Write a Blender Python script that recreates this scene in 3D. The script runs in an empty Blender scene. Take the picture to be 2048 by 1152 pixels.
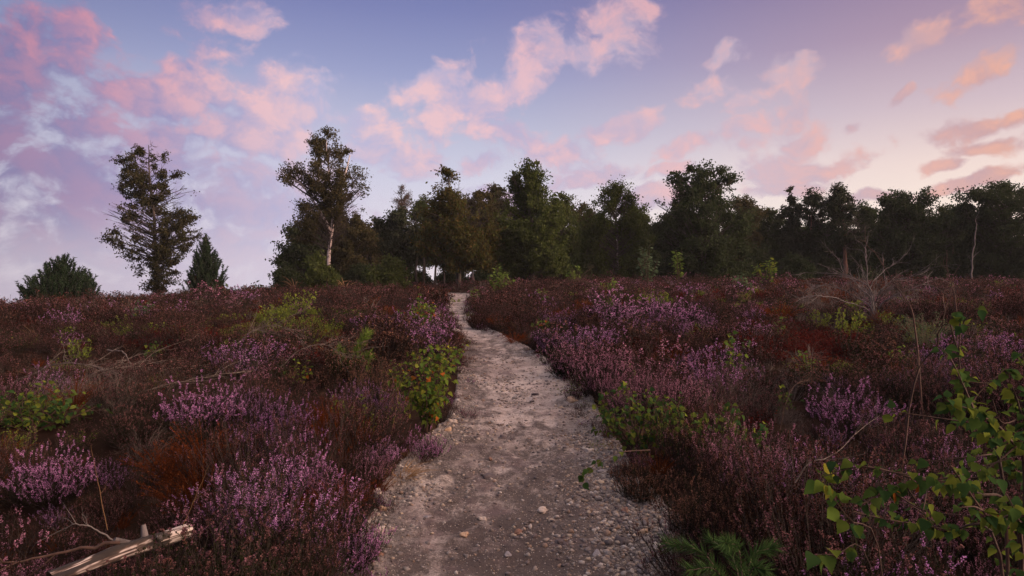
import bpy, math
import numpy as np
from mathutils import Vector

C = bpy.context.scene.collection
R = math.radians
rng = np.random.default_rng(7)
F = 1365.0            # focal length in photo pixels (24 mm lens)
EYE = 1.30

# ------------------------------------------------------------------ noise / terrain
def _hash(i, j, s):
    n = (i.astype(np.int64) * 374761393 + j.astype(np.int64) * 668265263 + s * 974634777) & 0xFFFFFFFF
    n = ((n ^ (n >> 13)) * 1274126177) & 0xFFFFFFFF
    n = n ^ (n >> 16)
    return (n & 0xFFFF) / 65535.0
def vnoise(x, y, s=0):
    x = np.asarray(x, float); y = np.asarray(y, float)
    i = np.floor(x); j = np.floor(y); u = x - i; v = y - j
    u = u * u * (3 - 2 * u); v = v * v * (3 - 2 * v)
    a = _hash(i, j, s); b = _hash(i + 1, j, s); c = _hash(i, j + 1, s); d = _hash(i + 1, j + 1, s)
    return (a * (1 - u) + b * u) * (1 - v) + (c * (1 - u) + d * u) * v
def fbm(x, y, s=0, o=4):
    t = 0; a = 0.5
    for k in range(o):
        t = t + a * vnoise(x * 2 ** k + 17.3 * k, y * 2 ** k - 9.1 * k, s + k); a *= 0.5
    return t
def smooth(a, b, x):
    t = np.clip((np.asarray(x, float) - a) / (b - a), 0, 1); return t * t * (3 - 2 * t)

RX = [-60, -28.5, -22.7, -15.7, -10, -3.7, 3.5, 13, 27, 60]
RZ = [-2.2, -1.35, 0.0, 0.80, 1.02, 1.20, 1.50, 1.46, 1.38, 1.5]
SY = [-20, 0, 3, 7, 10, 15, 20, 28, 38, 46, 60]
SZ = [-0.25, -0.02, 0.02, 0.14, 0.25, 0.42, 0.60, 0.82, 1.0, 1.04, 1.04]
def base_z(X, Y):
    X = np.asarray(X, float); Y = np.asarray(Y, float)
    acc = 0
    for dy in (-1.5, 0, 1.5):
        acc = acc + np.interp(Y + dy, SY, SZ) / 3
    r = (np.interp(X, RX, RZ) + np.interp(X - 2, RX, RZ) + np.interp(X + 2, RX, RZ)) / 3
    z = r * acc
    drop = smooth(40, 75, Y) * smooth(4, -14, X) * 3.5
    return z - drop
EDGE = [(1152, 690, 1400), (1100, 714, 1370), (1050, 742, 1336), (1000, 768, 1294), (960, 800, 1252), (900, 845, 1226), (850, 906, 1190), (800, 924, 1172), (750, 925, 1134), (720, 923, 1082), (700, 925, 1052), (680, 925, 1012),
        (660, 913, 970), (640, 896, 954), (620, 893, 935), (604, 893, 938), (592, 896, 944)]
def _trail():
    d = np.geomspace(1, 45, 4000); rows = []
    for y, a, b in EDGE:
        X = ((a + b) / 2 - 1024) / F * d; Z = EYE + (576 - y) / F * d; k = np.nonzero(Z <= base_z(X, d) - .02)[0]; dd = d[k[0]] if len(k) else 30
        rows.append((dd, (a - 1024) / F * dd, (b - 1024) / F * dd))
    a = np.array(rows); n = a[0]; e = a[-1]
    a = np.vstack([[0, n[1] - .02, n[2] + .02], [1, n[1] - .02, n[2] + .02], a, [e[0] + 2, e[1] - .9, e[2] - .4], [e[0] + 4, e[1] - 2.6, e[2] - 1.8], [e[0] + 6, e[1] - 5, e[2] - 4.2]])
    return a.T
PD, PL, PR = _trail(); PEND = PD[-1]
def pl(Y): return np.interp(Y, PD, PL)
def pr(Y): return np.interp(Y, PD, PR)
def path_mask(X, Y, m=0.0):
    return (X > pl(Y) - m) & (X < pr(Y) + m) & (Y < PEND)
def ground_z(X, Y):
    X = np.asarray(X, float); Y = np.asarray(Y, float)
    far = np.maximum(pl(Y) - X, X - pr(Y))          # distance outside the path
    out = np.where(Y < PEND, smooth(-0.06, 0.13, far), 1.0)
    bump = (fbm(X * 0.55, Y * 0.55, 3, 3) - 0.45) * 0.60 + (fbm(X * 1.7, Y * 1.7, 9, 2) - 0.4) * 0.10
    return base_z(X, Y) - 0.07 * (1 - out) + out * (0.05 + bump * smooth(0, 1.2, np.maximum(far, 0)))
def W(px, py, d):
    return np.array([(px - 1024) / F * d, d, EYE + (576 - py) / F * d])
def G(px, py):
    """where the sight line through a photo pixel meets the ground"""
    d = np.geomspace(0.8, 60, 3000)
    X = (px - 1024) / F * d; Z = EYE + (576 - py) / F * d
    hit = np.nonzero(Z <= ground_z(X, d))[0]
    i = hit[0] if len(hit) else int(np.argmin(Z - ground_z(X, d)))
    return np.array([X[i], d[i], float(ground_z(X[i], d[i]))])
def at(px, d):
    X = (px - 1024) / F * d
    return np.array([X, d, float(ground_z(X, d))])

# ------------------------------------------------------------------ mesh building
class MB:
    def __init__(s): s.v = []; s.f = []; s.n = 0
    def add(s, V, Fc, mat=0, smooth=False):
        V = np.asarray(V, np.float32).reshape(-1, 3); Fc = np.asarray(Fc, np.int32)
        s.v.append(V); s.f.append((Fc + s.n, mat, smooth)); s.n += len(V); return s
    def mesh(s, name, mats):
        me = bpy.data.meshes.new(name)
        V = np.concatenate(s.v); me.vertices.add(len(V)); me.vertices.foreach_set('co', V.ravel())
        lv = np.concatenate([f.ravel() for f, _, _ in s.f])
        ln = np.concatenate([np.full(len(f), f.shape[1], np.int32) for f, _, _ in s.f])
        mi = np.concatenate([np.full(len(f), m, np.int32) for f, m, _ in s.f])
        sm = np.concatenate([np.full(len(f), k, bool) for f, _, k in s.f])
        me.loops.add(len(lv)); me.loops.foreach_set('vertex_index', lv.astype(np.int32))
        me.polygons.add(len(ln))
        me.polygons.foreach_set('loop_start', np.concatenate([[0], np.cumsum(ln)[:-1]]).astype(np.int32))
        me.polygons.foreach_set('loop_total', ln)
        me.polygons.foreach_set('material_index', mi); me.polygons.foreach_set('use_smooth', sm)
        for m in mats: me.materials.append(m)
        me.update(calc_edges=True); me.validate()
        return me
def obj(name, me, parent=None, loc=(0, 0, 0), link=True):
    o = bpy.data.objects.new(name, me); o.location = [float(c) for c in loc]
    if link: C.objects.link(o)
    if parent is not None: o.parent = parent
    return o
def empty(name, loc): return obj(name, None, None, loc)
def tag(o, label=None, cat=None, group=None, kind=None):
    if label: o['label'] = label
    if cat: o['category'] = cat
    if group: o['group'] = group
    if kind: o['kind'] = kind
    return o
def unit(a): return a / np.maximum(np.linalg.norm(a, axis=-1, keepdims=True), 1e-9)
def rdir(n, r=None): return unit((r or rng).normal(size=(n, 3)))

def tubes(paths, radii, sides=3):
    P = np.asarray(paths, float); n, K, _ = P.shape
    r = np.broadcast_to(np.asarray(radii, float), (n, K))
    T = unit(np.gradient(P, axis=1))
    ref = np.where(np.abs(T[..., 2:3]) > 0.9, np.array([1.0, 0, 0]), np.array([0, 0, 1.0]))
    A = unit(np.cross(T, ref)); B = np.cross(T, A)
    a = np.arange(sides) / sides * 2 * np.pi
    V = P[:, :, None] + r[:, :, None, None] * (A[:, :, None] * np.cos(a)[:, None] + B[:, :, None] * np.sin(a)[:, None])
    idx = np.arange(n * K * sides).reshape(n, K, sides)
    q = np.stack([idx[:, :-1], np.roll(idx, -1, 2)[:, :-1], np.roll(idx, -1, 2)[:, 1:], idx[:, 1:]], -1)
    return V.reshape(-1, 3), q.reshape(-1, 4)
def kites(P, D, N, L, Wd, mid=0.45):
    """four-cornered leaf shapes from P along D, lying square to N"""
    n = len(P); D = unit(D); S = unit(np.cross(D, N))
    L = np.broadcast_to(L, n)[:, None]; Wd = np.broadcast_to(Wd, n)[:, None]
    V = np.stack([P, P + D * L * mid + S * Wd * .5, P + D * L, P + D * L * mid - S * Wd * .5], 1)
    return V.reshape(-1, 3), np.arange(n * 4).reshape(n, 4)
def needles(P, D, L, w, r=None):
    n = len(P); D = unit(D); S = unit(np.cross(D, rdir(n, r))) * (np.broadcast_to(w, n)[:, None] * .5)
    V = np.stack([P - S, P + S, P + D * np.broadcast_to(L, n)[:, None]], 1)
    return V.reshape(-1, 3), np.arange(n * 3).reshape(n, 3)
BIRCH = [(.03, .13), (.08, .25), (.12, .28), (.17, .37), (.22, .37), (.28, .43), (.34, .40), (.41, .42), (.47, .36), (.54, .35), (.60, .27), (.67, .25), (.73, .17), (.80, .145), (.87, .07), (.94, .04)]
OVAL = [(.12, .16), (.3, .3), (.5, .33), (.7, .26), (.88, .12)]
def leaves(P, D, N, L, outline=BIRCH, wid=1.0, fold=0.30, droop=0.38):
    n = len(P); D = unit(D); S = unit(np.cross(D, N)); U = unit(np.cross(S, D))
    L = np.broadcast_to(L, n)[:, None]
    k = len(outline); u = np.array([a for a, _ in outline]); v = np.array([b for _, b in outline]) * wid
    def pt(uu, vv, up): return P[:, None] + L[:, None] * (D[:, None] * uu[:, None] + S[:, None] * vv[:, None] + U[:, None] * (up - droop * uu ** 2)[:, None])
    z = np.zeros(k)
    V = np.concatenate([pt(np.array([0.]), np.array([0.]), np.array([0.])), pt(u, z, z), pt(np.array([1.]), np.array([0.]), np.array([0.])),
                        pt(u, v, v * fold), pt(u, -v, v * fold)], 1)
    m0, tip, l0, r0 = 1, k + 1, k + 2, 2 * k + 2
    q = []; t = [(0, l0, m0), (0, m0, r0), (m0 + k - 1, l0 + k - 1, tip), (m0 + k - 1, tip, r0 + k - 1)]
    for i in range(k - 1):
        q += [(m0 + i, l0 + i, l0 + i + 1, m0 + i + 1), (m0 + i + 1, r0 + i + 1, r0 + i, m0 + i)]
    nv = V.shape[1]; off = np.arange(n)[:, None, None] * nv
    return V.reshape(-1, 3), (np.array(q)[None] + off).reshape(-1, 4), (np.array(t)[None] + off).reshape(-1, 3)
def bez(a, b, c, K):
    t = np.linspace(0, 1, K)[None, :, None]
    a, b, c = [np.asarray(k, float)[:, None, :] for k in (a, b, c)]
    return a * (1 - t) ** 2 + 2 * b * t * (1 - t) + c * t * t
def spline(pts, K):
    """smooth curve through the given points"""
    p = np.asarray(pts, float); n = len(p); s = np.linspace(0, n - 1, K)
    q = np.vstack([2 * p[0] - p[1], p, 2 * p[-1] - p[-2]])
    i = np.clip(s.astype(int), 0, n - 2); t = (s - i)[:, None]
    a, b, c, d = q[i], q[i + 1], q[i + 2], q[i + 3]
    return .5 * (2 * b + (c - a) * t + (2 * a - 5 * b + 4 * c - d) * t ** 2 + (3 * b - a - 3 * c + d) * t ** 3)

# ------------------------------------------------------------------ materials
def newmat(name):
    m = bpy.data.materials.new(name); m.use_nodes = True
    nt = m.node_tree; nt.nodes.clear(); return m, nt, nt.nodes, nt.links
def ramp(nd, stops):
    r = nd.new('ShaderNodeValToRGB'); e = r.color_ramp.elements
    while len(e) < len(stops): e.new(0.5)
    for k, (p, c) in zip(e, stops): k.position = p; k.color = (*c, 1)
    return r
def leafmat(name, cols, transl=0.35, inst=0.35):
    """thin leaf or petal: every leaf takes its own colour, every plant a slight shift"""
    m, nt, nd, lk = newmat(name)
    g = nd.new('ShaderNodeNewGeometry'); oi = nd.new('ShaderNodeObjectInfo')
    mx = nd.new('ShaderNodeMix'); mx.data_type = 'FLOAT'; mx.inputs[0].default_value = inst
    lk.new(g.outputs['Random Per Island'], mx.inputs[2]); lk.new(oi.outputs['Random'], mx.inputs[3])
    r = ramp(nd, [(i / (len(cols) - 1) if len(cols) > 1 else 0, c) for i, c in enumerate(cols)])
    lk.new(mx.outputs[0], r.inputs[0])
    d = nd.new('ShaderNodeBsdfDiffuse'); t = nd.new('ShaderNodeBsdfTranslucent')
    lk.new(r.outputs[0], d.inputs[0]); lk.new(r.outputs[0], t.inputs[0])
    s = nd.new('ShaderNodeMixShader'); s.inputs[0].default_value = transl
    lk.new(d.outputs[0], s.inputs[1]); lk.new(t.outputs[0], s.inputs[2])
    o = nd.new('ShaderNodeOutputMaterial'); lk.new(s.outputs[0], o.inputs[0])
    return m
def barkmat(name, c1, c2, scale=12, stretch=(1, 1, .25), lo=.35, hi=.65):
    m, nt, nd, lk = newmat(name)
    tc = nd.new('ShaderNodeTexCoord'); mp = nd.new('ShaderNodeMapping'); mp.inputs['Scale'].default_value = stretch
    n = nd.new('ShaderNodeTexNoise'); n.inputs['Scale'].default_value = scale; n.inputs['Detail'].default_value = 5
    lk.new(tc.outputs['Object'], mp.inputs[0]); lk.new(mp.outputs[0], n.inputs['Vector'])
    r = ramp(nd, [(lo, c1), (hi, c2)]); lk.new(n.outputs[0], r.inputs[0])
    b = nd.new('ShaderNodeBsdfPrincipled'); b.inputs['Roughness'].default_value = .9; lk.new(r.outputs[0], b.inputs['Base Color'])
    bp = nd.new('ShaderNodeBump'); bp.inputs['Strength'].default_value = .6; bp.inputs['Distance'].default_value = .02
    lk.new(n.outputs[0], bp.inputs['Height']); lk.new(bp.outputs[0], b.inputs['Normal'])
    o = nd.new('ShaderNodeOutputMaterial'); lk.new(b.outputs[0], o.inputs[0])
    return m
M = {}
M['fl_purple'] = leafmat('heather_flower', [(.26, .10, .28), (.46, .20, .46), (.60, .30, .58), (.32, .12, .34), (.64, .38, .60), (.44, .20, .44)], .4, .4)
M['fl_bright'] = leafmat('heather_flower_bright', [(.40, .14, .36), (.60, .26, .54), (.72, .42, .65), (.46, .18, .44), (.74, .50, .64)], .4, .2)
M['fl_pink'] = leafmat('heather_flower_pink', [(.30, .12, .20), (.50, .25, .36), (.20, .08, .11), (.58, .32, .42)], .4, .45)
M['fl_fade'] = leafmat('heather_flower_faded', [(.052, .024, .018), (.19, .088, .074), (.09, .038, .040), (.30, .150, .145), (.042, .021, .014), (.25, .115, .145), (.11, .058, .032)], .35, .72)
M['fl_tan'] = leafmat('heather_flower_tan', [(.13, .065, .042), (.34, .18, .125), (.08, .036, .026), (.40, .22, .18)], .35, .3)
M['hleaf'] = leafmat('heather_leaf', [(.007, .013, .005), (.017, .024, .008), (.020, .015, .007)], .2)
M['hbrown'] = leafmat('heather_leaf_brown', [(.009, .005, .0035), (.024, .011, .006), (.016, .010, .005)], .2)
M['rust'] = leafmat('heather_leaf_rust', [(.085, .020, .007), (.18, .050, .015), (.045, .012, .006), (.23, .078, .027)], .3, .5)
M['redleaf'] = leafmat('bilberry_leaf_red', [(.055, .009, .009), (.11, .018, .013), (.03, .008, .008), (.09, .028, .014)], .3)
M['greenleaf'] = leafmat('bilberry_leaf', [(.075, .115, .02), (.13, .185, .03), (.19, .22, .038), (.055, .09, .02)], .45)
M['stem'] = barkmat('heather_stem', (.012, .007, .006), (.036, .023, .018), 40)
M['twig'] = barkmat('dead_twig', (.06, .046, .04), (.16, .128, .112), 25)
M['straw'] = leafmat('dry_grass', [(.22, .14, .07), (.32, .21, .12), (.16, .09, .045), (.28, .13, .05)], .35)
M['grass'] = leafmat('green_grass', [(.05, .10, .022), (.08, .14, .03), (.11, .15, .04)], .4)
M['birchleaf'] = leafmat('birch_leaf', [(.045, .095, .022), (.07, .13, .028), (.11, .17, .03), (.19, .22, .035), (.06, .11, .025), (.36, .30, .035)], .5, .08)
M['birchdark'] = leafmat('birch_leaf_dark', [(.022, .050, .020), (.036, .078, .026), (.055, .10, .024), (.15, .18, .028), (.03, .065, .022), (.11, .14, .026)], .4, .05)
M['sapleaf'] = leafmat('sapling_leaf', [(.07, .12, .025), (.11, .17, .035), (.15, .20, .045)], .5, .2)
M['orange'] = leafmat('autumn_leaf', [(.34, .12, .025), (.26, .075, .02), (.40, .18, .04)], .4)
M['pineneedle'] = leafmat('pine_needle', [(.030, .062, .022), (.055, .105, .034), (.085, .14, .042)], .25)
M['pinedark'] = leafmat('pine_needle_dark', [(.016, .030, .018), (.026, .045, .024), (.034, .052, .026)], .2)
M['pinefresh'] = leafmat('pine_needle_fresh', [(.10, .17, .03), (.16, .24, .045), (.08, .13, .03)], .35)
M['oakdark'] = leafmat('oak_leaf', [(.024, .036, .018), (.042, .058, .026), (.032, .046, .020), (.054, .064, .028)], .3, .15)
M['oakgreen'] = leafmat('oak_leaf_green', [(.038, .056, .018), (.066, .086, .026), (.048, .066, .020), (.088, .10, .028)], .35, .15)
M['oakbrown'] = leafmat('oak_leaf_brown', [(.042, .054, .016), (.068, .072, .022), (.085, .056, .018), (.038, .05, .018), (.095, .070, .02)], .35, .1)
M['birchcrown'] = leafmat('birch_leaf_olive', [(.038, .040, .018), (.060, .056, .024), (.075, .060, .028), (.045, .048, .02)], .35, .15)
M['lonecrown'] = leafmat('birch_leaf_brown', [(.036, .034, .018), (.056, .048, .024), (.032, .036, .017), (.046, .046, .02)], .35, .15)
M['greybark'] = barkmat('grey_birch_bark', (.03, .027, .025), (.16, .14, .13), 5, (1, 1, 1.6), .40, .6)
M['barecrown'] = leafmat('thin_birch_leaf', [(.10, .070, .055), (.13, .09, .07)], .35)
M['scots'] = leafmat('scots_pine_needle', [(.024, .034, .020), (.036, .046, .026), (.045, .050, .03)], .2)
M['broom'] = leafmat('broom_leaf', [(.05, .085, .045), (.075, .115, .06), (.10, .14, .075)], .4)
M['bark'] = barkmat('dark_bark', (.022, .018, .016), (.06, .048, .042), 6)
M['limb'] = barkmat('limb_bark', (.018, .014, .013), (.05, .038, .034), 6)
M['redbark'] = barkmat('pine_bark', (.06, .03, .022), (.15, .075, .05), 6)
M['whitebark'] = barkmat('birch_bark', (.04, .035, .033), (.55, .48, .45), 5, (1, 1, 1.6), .36, .47)
M['greywood'] = barkmat('weathered_wood', (.045, .038, .038), (.14, .12, .118), 14)
def log_mat():
    m, nt, nd, lk = newmat('bleached_log'); a = nd.new('ShaderNodeAttribute'); a.attribute_name = 'peel'
    r = ramp(nd, [(0, (.020, .014, .012)), (.35, (.07, .045, .035)), (.6, (.20, .16, .145)), (1, (.44, .38, .35))]); lk.new(a.outputs['Fac'], r.inputs[0])
    b = nd.new('ShaderNodeBsdfPrincipled'); b.inputs['Roughness'].default_value = .85; lk.new(r.outputs[0], b.inputs['Base Color'])
    o = nd.new('ShaderNodeOutputMaterial'); lk.new(b.outputs[0], o.inputs[0]); return m
M['logwood'] = log_mat()
M['brownstem'] = barkmat('brown_stem', (.035, .018, .014), (.085, .045, .032), 20)
M['leafstem'] = barkmat('pale_stem', (.10, .075, .05), (.2, .15, .10), 20)

def soil_mat():
    m, nt, nd, lk = newmat('heath_soil')
    tc = nd.new('ShaderNodeTexCoord'); n = nd.new('ShaderNodeTexNoise'); n.inputs['Scale'].default_value = 3.5; n.inputs['Detail'].default_value = 8
    lk.new(tc.outputs['Object'], n.inputs['Vector'])
    r = ramp(nd, [(.3, (.012, .008, .007)), (.55, (.028, .017, .013)), (.75, (.05, .034, .022))]); lk.new(n.outputs[0], r.inputs[0])
    b = nd.new('ShaderNodeBsdfDiffuse'); lk.new(r.outputs[0], b.inputs[0])
    o = nd.new('ShaderNodeOutputMaterial'); lk.new(b.outputs[0], o.inputs[0]); return m
def path_mat():
    m, nt, nd, lk = newmat('sandy_path')
    tc = nd.new('ShaderNodeTexCoord')
    def noise(sc, det, rough=.55, st=(1, 1, 1), off=0):
        mp = nd.new('ShaderNodeMapping'); mp.inputs['Scale'].default_value = st; mp.inputs['Location'].default_value = (off, off, 0)
        lk.new(tc.outputs['Object'], mp.inputs[0])
        n = nd.new('ShaderNodeTexNoise'); n.inputs['Scale'].default_value = sc; n.inputs['Detail'].default_value = det; n.inputs['Roughness'].default_value = rough
        lk.new(mp.outputs[0], n.inputs['Vector']); return n.outputs[0]
    def math_(op, a, b=None, cl=False):
        k = nd.new('ShaderNodeMath'); k.operation = op; k.use_clamp = cl
        for i, v in enumerate((a, b)):
            if v is None: continue
            if isinstance(v, (int, float)): k.inputs[i].default_value = v
            else: lk.new(v, k.inputs[i])
        return k.outputs[0]
    def mixc(f, a, b):
        k = nd.new('ShaderNodeMix'); k.data_type = 'RGBA'; lk.new(f, k.inputs[0])
        for s, v in ((6, a), (7, b)):
            if isinstance(v, tuple): k.inputs[s].default_value = (*v, 1)
            else: lk.new(v, k.inputs[s])
        return k.outputs[2]
    def rng_(v, a, b):
        k = nd.new('ShaderNodeMapRange'); k.interpolation_type = 'SMOOTHSTEP'; k.inputs[1].default_value = a; k.inputs[2].default_value = b; lk.new(v, k.inputs[0]); return k.outputs[0]
    at_ = nd.new('ShaderNodeAttribute'); at_.attribute_name = 'edge'          # 0 in the trodden middle, 1 at the loose gravelly rim
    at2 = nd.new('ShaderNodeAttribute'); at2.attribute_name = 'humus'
    big = noise(1.6, 5); mid = noise(7, 6, .65, (1, .6, 1)); fine = noise(60, 4, .7); grit = noise(170, 2, .6)
    sand = mixc(rng_(big, .35, .65), (.34, .29, .27), (.60, .525, .48))
    sand = mixc(math_('MULTIPLY', rng_(fine, .45, .75), .55), sand, (.15, .115, .11))
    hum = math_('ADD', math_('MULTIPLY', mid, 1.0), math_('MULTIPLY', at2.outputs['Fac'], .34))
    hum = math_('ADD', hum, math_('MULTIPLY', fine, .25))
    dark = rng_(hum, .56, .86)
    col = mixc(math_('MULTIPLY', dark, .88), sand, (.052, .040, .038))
    col = mixc(math_('MULTIPLY', rng_(noise(3, 4, .6, (1, 1, 1), 9), .5, .7), .35), col, (.20, .14, .15))
    rim = mixc(rng_(noise(45, 3, .7), .42, .6), (.09, .08, .08), (.36, .335, .31))
    col = mixc(math_('MULTIPLY', at_.outputs['Fac'], .75), col, rim)
    col = mixc(math_('MULTIPLY', rng_(grit, .68, .78), .5), col, (.55, .50, .47))
    vo = nd.new('ShaderNodeTexVoronoi'); vo.inputs['Scale'].default_value = 95; lk.new(tc.outputs['Object'], vo.inputs['Vector'])
    sx = nd.new('ShaderNodeSeparateColor'); lk.new(vo.outputs['Color'], sx.inputs[0]); isst = math_('MULTIPLY', rng_(vo.outputs['Distance'], .42, .30), rng_(math_('ADD', sx.outputs[0], math_('MULTIPLY', at_.outputs['Fac'], .45)), .66, .72))
    stc = nd.new('ShaderNodeValToRGB'); e_ = stc.color_ramp.elements; e_[0].color = (.05, .042, .042, 1); e_[1].color = (.56, .52, .47, 1); k_ = e_.new(.5); k_.color = (.25, .20, .17, 1); lk.new(sx.outputs[1], stc.inputs[0])
    col = mixc(isst, col, stc.outputs[0])
    b = nd.new('ShaderNodeBsdfPrincipled'); b.inputs['Roughness'].default_value = .92; lk.new(col, b.inputs['Base Color'])
    b.inputs['Specular IOR Level'].default_value = .2
    h = math_('ADD', math_('ADD', math_('MULTIPLY', fine, .5), math_('MULTIPLY', isst, .35)), math_('ADD', mid, math_('MULTIPLY', grit, .25)))
    bp = nd.new('ShaderNodeBump'); bp.inputs['Strength'].default_value = 1; bp.inputs['Distance'].default_value = .022; lk.new(h, bp.inputs['Height']); lk.new(bp.outputs[0], b.inputs['Normal'])
    o = nd.new('ShaderNodeOutputMaterial'); lk.new(b.outputs[0], o.inputs[0]); return m
def stone_mat(name, cols):
    m, nt, nd, lk = newmat(name)
    oi = nd.new('ShaderNodeObjectInfo'); tc = nd.new('ShaderNodeTexCoord')
    n = nd.new('ShaderNodeTexNoise'); n.inputs['Scale'].default_value = 3; n.inputs['Detail'].default_value = 6; lk.new(tc.outputs['Object'], n.inputs['Vector'])
    r = ramp(nd, [(i / max(1, len(cols) - 1), c) for i, c in enumerate(cols)]); lk.new(oi.outputs['Random'], r.inputs[0])
    k = nd.new('ShaderNodeMix'); k.data_type = 'RGBA'; k.blend_type = 'MULTIPLY'; k.inputs[0].default_value = .7
    r2 = ramp(nd, [(.3, (.45, .42, .42)), (.65, (1, 1, 1))]); lk.new(n.outputs[0], r2.inputs[0]); lk.new(r.outputs[0], k.inputs[6]); lk.new(r2.outputs[0], k.inputs[7])
    b = nd.new('ShaderNodeBsdfPrincipled'); b.inputs['Roughness'].default_value = .75; lk.new(k.outputs[2], b.inputs['Base Color'])
    o = nd.new('ShaderNodeOutputMaterial'); lk.new(b.outputs[0], o.inputs[0]); return m
M['soil'] = soil_mat(); M['path'] = path_mat()
M['gravel'] = stone_mat('gravel_stone', [(.30, .28, .26), (.15, .13, .13), (.08, .07, .075), (.46, .38, .29), (.20, .18, .18), (.11, .08, .08), (.50, .47, .44), (.26, .18, .13), (.13, .12, .125)])
M['st_tan'] = stone_mat('tan_stone', [(.50, .36, .24), (.46, .32, .21)])
M['st_pale'] = stone_mat('pale_stone', [(.58, .50, .43), (.52, .46, .41)])
M['st_dark'] = stone_mat('dark_stone', [(.075, .062, .066), (.10, .08, .085)])
M['st_brown'] = stone_mat('brown_stone', [(.22, .12, .085), (.26, .15, .10)])
M['st_grey'] = stone_mat('grey_stone', [(.26, .25, .27), (.30, .28, .29)])

# ------------------------------------------------------------------ ground and path
def grid_mesh(name, X, Y, Z, mat, attrs=None):
    h, w = X.shape; V = np.stack([X, Y, Z], -1).reshape(-1, 3)
    i = np.arange(h * w).reshape(h, w)
    q = np.stack([i[:-1, :-1], i[:-1, 1:], i[1:, 1:], i[1:, :-1]], -1).reshape(-1, 4)
    me = MB().add(V, q, 0, True).mesh(name, [mat])
    for k, a in (attrs or {}).items():
        me.attributes.new(k, 'FLOAT', 'POINT').data.foreach_set('value', a.ravel().astype(np.float32))
    return me
ys = np.concatenate([np.linspace(-12, 0, 16)[:-1], np.linspace(0, 12, 120)[:-1], np.linspace(12, 50, 130)[:-1], np.geomspace(50, 150, 22)])
us = np.concatenate([-np.geomspace(12, 150, 30)[::-1][:-1], np.linspace(-12, 12, 221)[:-1], np.geomspace(12, 150, 30)])
gx, gy = np.meshgrid(us, ys)
# the sheet carries on well past the ridge that makes the horizon, sinking gently out of sight
gz = ground_z(gx, gy) - smooth(70, 150, np.hypot(gx, gy)) * 5
tag(obj('ground', grid_mesh('ground', gx, gy, gz, M['soil'])), kind='structure')

py_ = np.concatenate([np.linspace(.2, 5, 420)[:-1], np.linspace(5, 12, 330)[:-1], np.linspace(12, PEND, 300)])
t_ = np.linspace(0, 1, 150)
PY = np.repeat(py_[:, None], len(t_), 1)
wob = (fbm(py_ * 1.1, py_ * 0, 21, 3) - .45) * .18
lx = pl(py_) - .14 + wob; rx = pr(py_) + .14 + (fbm(py_ * 1.3, py_ * 0 + 5, 25, 3) - .45) * .18
PX = lx[:, None] * (1 - t_) + rx[:, None] * t_
def path_z(X, Y):
    c = (X - pl(Y)) / np.maximum(pr(Y) - pl(Y), .1)
    z = base_z(X, Y) - .035 * np.sin(np.clip(c, 0, 1) * np.pi)
    z = z + (fbm(X * 3.2, Y * 2.4, 41, 3) - .45) * .045 + (fbm(X * 13, Y * 10, 45, 3) - .45) * .030 + (fbm(X * 40, Y * 36, 47, 2) - .4) * .006
    lip = np.maximum(pl(Y) - X, X - pr(Y))
    return z + .02 * smooth(-.1, .06, lip) - .12 * smooth(.05, .16, lip)
PZ = path_z(PX, PY)
dl = PX - pl(PY); dr = pr(PY) - PX
edge = np.clip(smooth(.42, .02, dr) * (.6 + .6 * smooth(9, 3, PY)) + .6 * smooth(.30, .02, dl) * smooth(9, 4, PY), 0, 1)
edge = np.clip(edge * 1.2 * (.35 + 1.1 * fbm(PX * 4, PY * 4, 61, 3)), 0, 1)
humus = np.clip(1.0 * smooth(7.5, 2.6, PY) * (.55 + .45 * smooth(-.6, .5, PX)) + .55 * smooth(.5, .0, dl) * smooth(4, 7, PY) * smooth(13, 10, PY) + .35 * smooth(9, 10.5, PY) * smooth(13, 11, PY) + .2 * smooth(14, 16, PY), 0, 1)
tag(obj('path', grid_mesh('path', PX, PY, PZ, M['path'], {'edge': edge, 'humus': humus})), kind='structure')

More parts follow.
